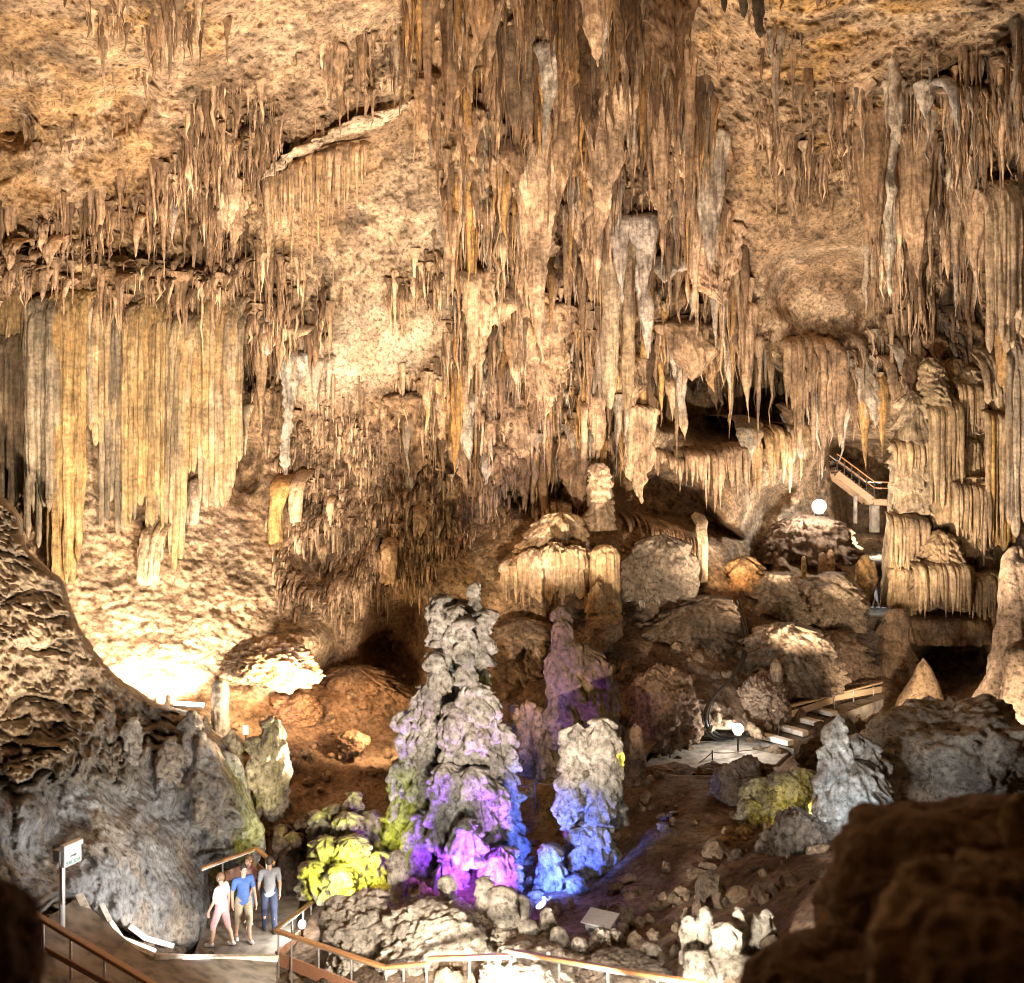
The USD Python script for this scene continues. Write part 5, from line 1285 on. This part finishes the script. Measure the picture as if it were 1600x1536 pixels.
# the wooden stairs in the far right
t = thing("wooden_stairs", "wooden stairs with a slatted rail descending to the great column, far right", "stairs")
S0, S1, S2 = at(1308, 740, 45), at(1366, 784, 44), at(1394, 786, 43.6)
for dy in (0, 1.2):
    o = np.array([0, dy, 0])
    obj("stringer", beam(S0 + o, S1 + o, .1, .34), M_STAIRWOOD, parent=t, smooth_n=False)
    obj("landing_beam", beam(S1 + o, S2 + o, .1, .3), M_STAIRWOOD, parent=t, smooth_n=False)
    R0, R1, R2 = S0 + o + [0, 0, 1.0], S1 + o + [0, 0, 1.0], S2 + o + [0, 0, 1.0]
    for a, b in ((R0, R1), (R1, R2)):
        obj("handrail", beam(a, b, .09, .05), M_STEEL if dy else M_WOOD, parent=t, smooth_n=False)
        obj("middle_rail", beam(a - [0, 0, .3], b - [0, 0, .3], .04, .04), M_WOOD, parent=t, smooth_n=False)
    for q in np.linspace(0, 1, 6):
        a = R0 * (1 - q) + R1 * q
        obj("post", rod(a, a - [0, 0, 1.0], .03, 8), M_DARKMETAL, parent=t)
for q in np.linspace(.04, .98, 11):
    c = S0 * (1 - q) + S1 * q + [0, .6, .2]
    obj("tread", box((.3, 1.1, .05), c), M_STAIRWOOD, parent=t, smooth_n=False)
    obj("riser", box((.03, 1.1, .16), c + [-.13, 0, .1]), M_DARKWOOD, parent=t, smooth_n=False)
obj("landing", box((.95, 1.1, .06), (S1 + S2) / 2 + [0, .6, .14]), M_STAIRWOOD, parent=t, smooth_n=False)
obj("side_panel", beam(S0 + [0, 1.15, .5], S1 + [0, 1.15, .5], .04, .55), M_DARKWOOD, parent=t, smooth_n=False)
for u, v0, v1, w in ((1370, 790, 832, .36), (1340, 775, 818, .14)):
    a, b = at(u, v0, 43.9), at(u, v1, 43.9)
    obj("support_post", box((w, w, a[2] - b[2]), (a + b) / 2 + [0, .3, 0]), M_CONC, parent=t, smooth_n=False)
t = thing("platform", "small dark viewing deck above the bright lamp", "platform")
a = at(1271, 734, 45.5)
obj("deck", box((.75, 1.6, .12), a), M_STAIRWOOD, parent=t, smooth_n=False)
obj("front_panel", box((.72, .06, .5), a + [0, -.75, -.32]), M_DARKWOOD, parent=t, smooth_n=False)
obj("rail", beam(a + [-.36, -.75, .25], a + [.36, -.75, .25], .05, .05), M_STEEL, parent=t, smooth_n=False)
for s in (-.34, .34):
    obj("post", rod(a + [s, -.75, .25], a + [s, -.75, .0], .025, 8), M_STEEL, parent=t)

# the exit sign on its post
t = thing("exit_sign", "white exit sign box with an arrow on a tall white post, left", "sign")
base = at(95, 1526, 15.6)
top = at(97, 1322, 15.6)
obj("post", rod([top[0], top[1], base[2] - .3], top - [0, 0, .05], .048, 14), M_WHITE, parent=t)
obj("cable_pipe", rod([top[0] + .035, top[1] - .06, top[2] - 1.0], top + [.035, -.06, -.35], .016, 8), M_STEEL, parent=t)
e1 = np.array([.39, .92, 0]) / np.hypot(.39, .92)
e2 = np.array([e1[1], -e1[0], 0])
R = np.eye(4); R[:3, 0], R[:3, 1], R[:3, 2] = e1, e2, [0, 0, 1]
corner = at(100.5, 1357, 15.52)                                # the lettered face's lower near corner


def put(m, along, out, up):
    R[:3, 3] = corner + e1 * along + e2 * out + np.array([0, 0, up])
    m.apply_transform(R)
    return m


obj("sign_box", put(box((.36, .07, .30), bevel=.006), .18, -.036, .15), M_WHITE, parent=t, smooth_n=False)
obj("sign_cap", put(box((.40, .12, .09), bevel=.01), .185, -.04, .345), M_WHITE, parent=t, smooth_n=False)
obj("side_box", put(box((.12, .17, .2), bevel=.008), .02, -.16, .2), M_GREYBOX, parent=t, smooth_n=False)
for text, h, along, up, mat in (("SALIDA", .062, .028, .03, M_GREEN),):
    m = meshkit.text_mesh(text, h, .003, True)
    m.apply_scale([.305 / m.extents[0], 1, 1])
    m.apply_transform(np.array([[1, 0, 0, 0], [0, 0, -1, 0], [0, 1, 0, 0], [0, 0, 0, 1.0]]))   # stand it up, facing -y
    F = np.eye(4); F[:3, 0], F[:3, 1], F[:3, 2] = e1, -e2, [0, 0, 1]
    F[:3, 3] = corner + e1 * along + e2 * .002 + np.array([0, 0, up])
    m.apply_transform(F)
    obj("lettering", m, mat, parent=t, smooth_n=False)
arrow = trimesh.creation.extrude_polygon(__import__("shapely").Polygon([(0, -.009), (.09, -.009), (.09, -.024), (.135, 0), (.09, .024), (.09, .009), (0, .009)]), .003)
arrow.apply_transform(np.array([[1, 0, 0, 0], [0, 0, -1, 0], [0, 1, 0, 0], [0, 0, 0, 1.0]]))
F = np.eye(4); F[:3, 0], F[:3, 1], F[:3, 2] = e1, -e2, [0, 0, 1]; F[:3, 3] = corner + e1 * .12 + e2 * .002 + np.array([0, 0, .165])
arrow.apply_transform(F)
obj("arrow", arrow, M_INK, parent=t, smooth_n=False)

# the slanting information panel
t = thing("information_box", "small slant-topped metal box among the stumps, tinted violet by the lamps", "box")
c = at(938, 1448, 17.6)
turned = trimesh.transformations.rotation_matrix(-.45, [0, 0, 1], c)
case = box((.50, .42, .26), c, .01); case.apply_transform(turned)
obj("case", case, M_GREYBOX, parent=t, smooth_n=False)
lid = box((.62, .56, .03), bevel=.006); lid.apply_transform(trimesh.transformations.rotation_matrix(.1, [1, 0, 0])); lid.apply_translation(c + [0, 0, .17]); lid.apply_transform(turned)
obj("lid", lid, M_GREYBOX, parent=t, smooth_n=False)
for s in (-.12, .12):
    vent = box((.1, .012, .08), c + [s, -.212, 0]); vent.apply_transform(turned)
    obj("vent", vent, M_DARKMETAL, parent=t, smooth_n=False)
t = thing("fuse_box", "tiny white box on a rusty post on the crest of the layered hill", "box")
c = at(384, 1140, 24.0)
obj("case", box((.14, .1, .26), c, .006), M_WHITE, parent=t, smooth_n=False)
obj("post", rod(c - [0, 0, .13], c - [0, 0, .6], .02), M_DARKMETAL, parent=t)

# ropes, cables
def barrier(label, posts, rope_pts, sag=.06):
    t = thing("rope_barrier", label, "barrier")
    for a, h in posts:
        a = at(*a)
        obj("post", rod(a, a - [0, 0, h], .022), M_DARKMETAL, parent=t)
    pts = []
    q = [at(*p) - [0, 0, .04] for p in rope_pts]
    for a, b in zip(q[:-1], q[1:]):
        for s in np.linspace(0, 1, 9)[:-1]:
            pts.append(a * (1 - s) + b * s - [0, 0, sag * 4 * s * (1 - s)])
    pts.append(q[-1])
    obj("rope", tube(pts, .016, 6), M_ROPE, parent=t)


barrier("rope barrier along the near edge of the lamp-lit path", [((1113, 1172, 28.1), .6), ((1217, 1130, 29.6), .8), ((1286, 1122, 31.0), .5)], [(1080, 1196, 27.6), (1113, 1173, 28.1), (1160, 1171, 28.5), (1217, 1160, 29.4), (1286, 1124, 31.0)], .05)
barrier("rope barrier at the left end of the lamp-lit path", [((1034, 1155, 28.6), .85), ((1047, 1168, 28.3), .6)], [(1000, 1172, 28.2), (1034, 1156, 28.6), (1090, 1157, 29.6), (1140, 1150, 30.6)], .06)
barrier("rope barrier in the dark between the two pale stalagmites", [((836, 1217, 24.6), .95), ((852, 1190, 26), .6)], [(812, 1226, 24), (836, 1219, 24.6), (872, 1222, 25)], .05)
cab = [(1150, 936), (1156, 960), (1165, 990), (1166, 1015), (1158, 1040), (1140, 1064), (1116, 1086), (1105, 1104), (1101, 1128), (1110, 1146), (1128, 1155), (1150, 1157)]
for k, (off, label) in enumerate((((0, 0), "thick black cable hose snaking down the brown rock to the path lamp"), ((4, -3), "second black cable lying along the thick hose"), ((-4, 3), "third black cable on the near side of the thick hose"))):
    q = np.array(cab, float) + off
    s = np.linspace(0, len(q) - 1, 60)
    uu, vv = (ndimage.gaussian_filter1d(np.interp(s, range(len(q)), q[:, i]), 2, mode="nearest") for i in (0, 1))
    dd = ndimage.gaussian_filter1d(ndimage.minimum_filter1d(rock_at(uu, vv), 7), 3, mode="nearest") - .22
    obj("cable", tube(P(uu, vv, dd), .055 if k == 0 else .035, 8), M_BLACK, label=label, category="cable")
for pts, label in (([(948, 1066), (980, 1070), (1010, 1062), (1040, 1066), (1072, 1090), (1100, 1094)], "thin cable crossing the dark rock behind the brown boulder"), ([(800, 1094), (818, 1104), (836, 1108)], "short cable left of the dark spire stalagmite")):
    q = np.array(pts, float); s = np.linspace(0, len(q) - 1, 30)
    uu, vv = np.interp(s, range(len(q)), q[:, 0]), np.interp(s, range(len(q)), q[:, 1])
    obj("cable", tube(P(uu, vv, ndimage.minimum_filter1d(rock_at(uu, vv), 5) - .3), .025, 6), M_BLACK, label=label, category="cable")

# ------------------------------------------------------------------ lamps one can see
M_GLOBE = glowing("lamp_glow", (1.0, .93, .82), 60.0)
M_GLOBE_COOL = glowing("cool_lamp_glow", (.95, .97, 1.0), 45.0)


def lamp(label, pos, r, power, color=WHITE, post=0.0, glow=M_GLOBE):
    t = thing("lamp", label, "lamp")
    pos = np.asarray(pos, float)
    g = trimesh.creation.icosphere(subdivisions=3, radius=r); g.apply_translation(pos)
    obj("globe", g, glow, parent=t)
    obj("housing", rod(pos + [0, 0, -r * .92], pos + [0, 0, -r * 1.5], r * .7, 16), M_DARKMETAL, parent=t)
    if post:
        obj("cap", trimesh.creation.cone(radius=r * .8, height=r * .3, sections=20, transform=trimesh.transformations.translation_matrix(pos + [0, 0, r * .8])), M_DARKMETAL, parent=t)
    if post:
        obj("post", rod(pos - [0, 0, r * 1.4], pos - [0, 0, post], .03, 10), M_DARKMETAL, parent=t)
    lamp_light(str(t.GetPath()) + "/light", pos, power, color, r * 1.1)
    return t


lamp("glaring round lamp on the brown mound in the far right", at(1280, 791, 40.6), .30, 230)
lamp("bright lamp on a short post on the path", at(1153, 1139, 28.6), .17, 50, post=.75)
lamp("small lamp behind the bars of the dark railing", at(472, 1444, 20.6), .085, 18, glow=M_GLOBE_COOL, post=.3)
lamp("small lamp in front of the leftmost pale stump", at(506, 1466, 19.0), .05, 8, glow=M_GLOBE_COOL, post=.25)
lamp("tiny lamp glimpsed between the rocks right of the stairs", at(1408, 1120, 28), .05, 20, WARM)
t = thing("tube_lamp", "white tube lamp lying at the foot of the glaring wall", "lamp")
a, b = at(272, 1098, 25.9), at(318, 1101, 25.9)
obj("tube", rod(a, b, .05, 12), M_GLOBE, parent=t)
obj("holder", beam(a - [0, 0, .08], b - [0, 0, .08], .14, .05), M_GREYBOX, parent=t, smooth_n=False)

# ------------------------------------------------------------------ visitors
import manifold3d as m3


def ball(c, r):
    return m3.Manifold.sphere(r, 12).translate([float(x) for x in c])


def bone(a, ra, b, rb):
    return m3.Manifold.batch_hull([ball(a, ra), ball(b, rb)])


def solid(bones, edge=.05, rounds=4):
    m = m3.Manifold.batch_boolean(bones, m3.OpType.Add).refine_to_length(edge)
    me = m.to_mesh()
    t = trimesh.Trimesh(me.vert_properties[:, :3], me.tri_verts, process=True)
    return trimesh.smoothing.filter_taubin(t, iterations=rounds)


M_SKIN = plain("skin", (.45, .27, .19), .55, vary=.08)
M_HAIRS = [plain("dark_hair", (.035, .022, .015), .6), plain("light_brown_hair", (.16, .09, .045), .6)]
CLOTH = {n: plain(n + "_cloth", c, .9, vary=.15, scale=40) for n, c in {"blue": (.06, .12, .32), "white": (.72, .71, .69), "pink": (.50, .28, .28), "grey": (.25, .26, .28), "navy": (.03, .04, .08), "khaki": (.34, .28, .19), "denim": (.10, .15, .24), "black": (.02, .02, .022)}.items()}


def person(label, foot, turn, tall, shirt, legs, hair, stride=.1, arm=.12, lean=0.0, group=None, long_trousers=False):
    """A standing or walking visitor: feet at foot, facing turn degrees from +y, tall metres."""
    s = tall / 1.72
    t = thing("person", label, "person", group, loc=foot, rz=turn)
    J = lambda x, y, z: np.array([x, y + lean * max(0, z - .9), z]) * s
    sk, sh, lg, so = [], [], [], []
    pelvis, belly, chest = J(0, 0, .95), J(0, .01, 1.12), J(0, 0, 1.30)
    sk += [bone(pelvis, .12 * s, belly, .11 * s), bone(belly, .11 * s, chest, .125 * s), bone(J(-.1, 0, 1.36), .07 * s, J(.1, 0, 1.36), .07 * s), bone(J(0, 0, 1.4), .055 * s, J(0, .015, 1.53), .05 * s)]
    head = J(0, .03, 1.61)
    sk += [m3.Manifold.sphere(1, 28).scale([.074 * s, .092 * s, .112 * s]).translate(list(map(float, head))), bone(head + [0, .075 * s, -.02 * s], .02 * s, head + [0, .06 * s, -.07 * s], .035 * s),
           bone(head + np.array([0, .088, .012]) * s, .009 * s, head + np.array([0, .103, -.02]) * s, .013 * s)]
    for e in (-1, 1):
        sk.append(m3.Manifold.sphere(1, 12).scale([.012 * s, .022 * s, .032 * s]).translate(list(map(float, head + np.array([e * .076, -.005, -.005]) * s))))
        swing = e * arm
        shd, elb, wri = J(e * .175, 0, 1.385), J(e * .225, -.5 * swing, 1.12), J(e * .225, .07 - swing, .89)
        sk += [bone(chest + [e * .06 * s, 0, .06 * s], .08 * s, shd, .056 * s), bone(shd, .052 * s, elb, .04 * s), bone(elb, .04 * s, wri, .027 * s)]
        palm = wri + np.array([0, .012, -.075]) * s
        sk.append(bone(wri, .026 * s, palm, .03 * s))
        for f in range(4):
            k0 = palm + np.array([0, (f - 1.5) * .018, -.02]) * s
            k1 = k0 + np.array([-e * .006, .004, -.035 - .006 * (1.5 - abs(f - 1.5))]) * s
            sk += [bone(k0, .0095 * s, k1, .009 * s), bone(k1, .009 * s, k1 + np.array([-e * .012, .004, -.026]) * s, .0075 * s)]
        th = palm + np.array([-e * .004, .03, .03]) * s
        sk += [bone(th, .012 * s, th + np.array([-e * .012, .022, -.035]) * s, .009 * s)]
        fwd = -e * stride
        hip, kne, ank = J(e * .088, 0, .92), J(e * .10, fwd * .6 + .03, .50), J(e * .10, fwd - (.04 if fwd < 0 else 0), .085)
        toe = ank + np.array([e * .02, .135, -.05]) * s
        sk += [bone(hip, .092 * s, kne, .056 * s), bone(kne, .055 * s, kne * .6 + ank * .4 + [0, -.02 * s, 0], .052 * s), bone(kne * .6 + ank * .4 + [0, -.02 * s, 0], .05 * s, ank, .036 * s), bone(ank, .036 * s, toe, .03 * s)]
        sh += [bone(chest + [e * .06 * s, 0, .06 * s], .098 * s, shd, .072 * s), bone(shd, .07 * s, shd * .35 + elb * .65, .06 * s)]
        low = kne * .85 + ank * .15 if not long_trousers else ank + [0, 0, .03 * s]
        lg += [bone(hip, .108 * s, kne, .078 * s), bone(kne, .076 * s, low, .07 * s if not long_trousers else .056 * s)]
        so += [bone(ank + [0, -.03 * s, -.04 * s], .045 * s, toe, .042 * s), bone(ank, .044 * s, ank + [0, -.02 * s, -.04 * s], .046 * s)]
    sh += [bone(J(-.055, 0, .93), .125 * s, J(.055, 0, .93), .125 * s), bone(J(0, 0, .98), .15 * s, belly, .135 * s), bone(belly, .13 * s, chest, .142 * s), bone(J(-.1, 0, 1.36), .085 * s, J(.1, 0, 1.36), .085 * s)]
    lg += [bone(J(-.05, 0, .96), .128 * s, J(.05, 0, .96), .128 * s)]
    body = obj("body", solid(sk), M_SKIN, parent=t)
    obj("shirt", solid(sh), CLOTH[shirt], parent=t)
    obj("trousers" if long_trousers else "shorts", solid(lg), CLOTH[legs], parent=t)
    for k in (0, 1):
        obj("shoe", solid(so[2 * k:2 * k + 2], .04, 3), CLOTH["black" if k >= 0 and legs == "navy" else "white"], parent=t)
    cap = m3.Manifold.sphere(1, 28).scale([.082 * s, .098 * s, .118 * s]).translate(list(map(float, head + np.array([0, -.012, .012]) * s)))
    face = m3.Manifold.cube([.3 * s, .2 * s, .2 * s], True).rotate([-28, 0, 0]).translate(list(map(float, head + np.array([0, .125, -.07]) * s)))
    low = m3.Manifold.cube([.4 * s, .4 * s, .2 * s], True).translate(list(map(float, head + np.array([0, 0, -.16]) * s)))
    me = (cap - face - low).refine_to_length(.02).to_mesh()
    obj("hair", trimesh.Trimesh(me.vert_properties[:, :3], me.tri_verts), M_HAIRS[hair], parent=body)
    for e in (-1, 1):
        eye = trimesh.creation.icosphere(subdivisions=2, radius=.011 * s); eye.apply_translation(head + np.array([e * .03, .082, .012]) * s)
        obj("eye", eye, CLOTH["navy"], parent=body)
    return t


for label, u, v, turn, tall, shirt, legs, hair, stride, lt in (
    ("visitor in a white shirt and pink shorts walking left on the bright path", 346, 1478, 75, 1.66, "white", "pink", 1, .2, False),
    ("visitor in a blue shirt and khaki shorts in the middle of the path group", 380, 1470, 215, 1.76, "blue", "khaki", 0, .14, False),
    ("visitor in a pink shirt and denim shorts half hidden behind the blue-shirted one", 390, 1444, 150, 1.64, "pink", "denim", 1, .06, False),
    ("visitor in a grey shirt and long navy trousers beside the railing corner", 421, 1456, 20, 1.76, "grey", "navy", 0, .1, True),
):
    p = on(u, v, -.32)
    person(label, p, turn, tall, shirt, legs, hair, stride, group=None, long_trousers=lt)
person("far visitor in a white shirt under the great column's left side", on(1382, 950, 3.3), 100, 1.70, "white", "grey", 0, .1)
person("far visitor in grey leaning forward, left of the white-shirted one", on(1368, 950, 3.3), 60, 1.66, "grey", "white", 1, .14, lean=.25)
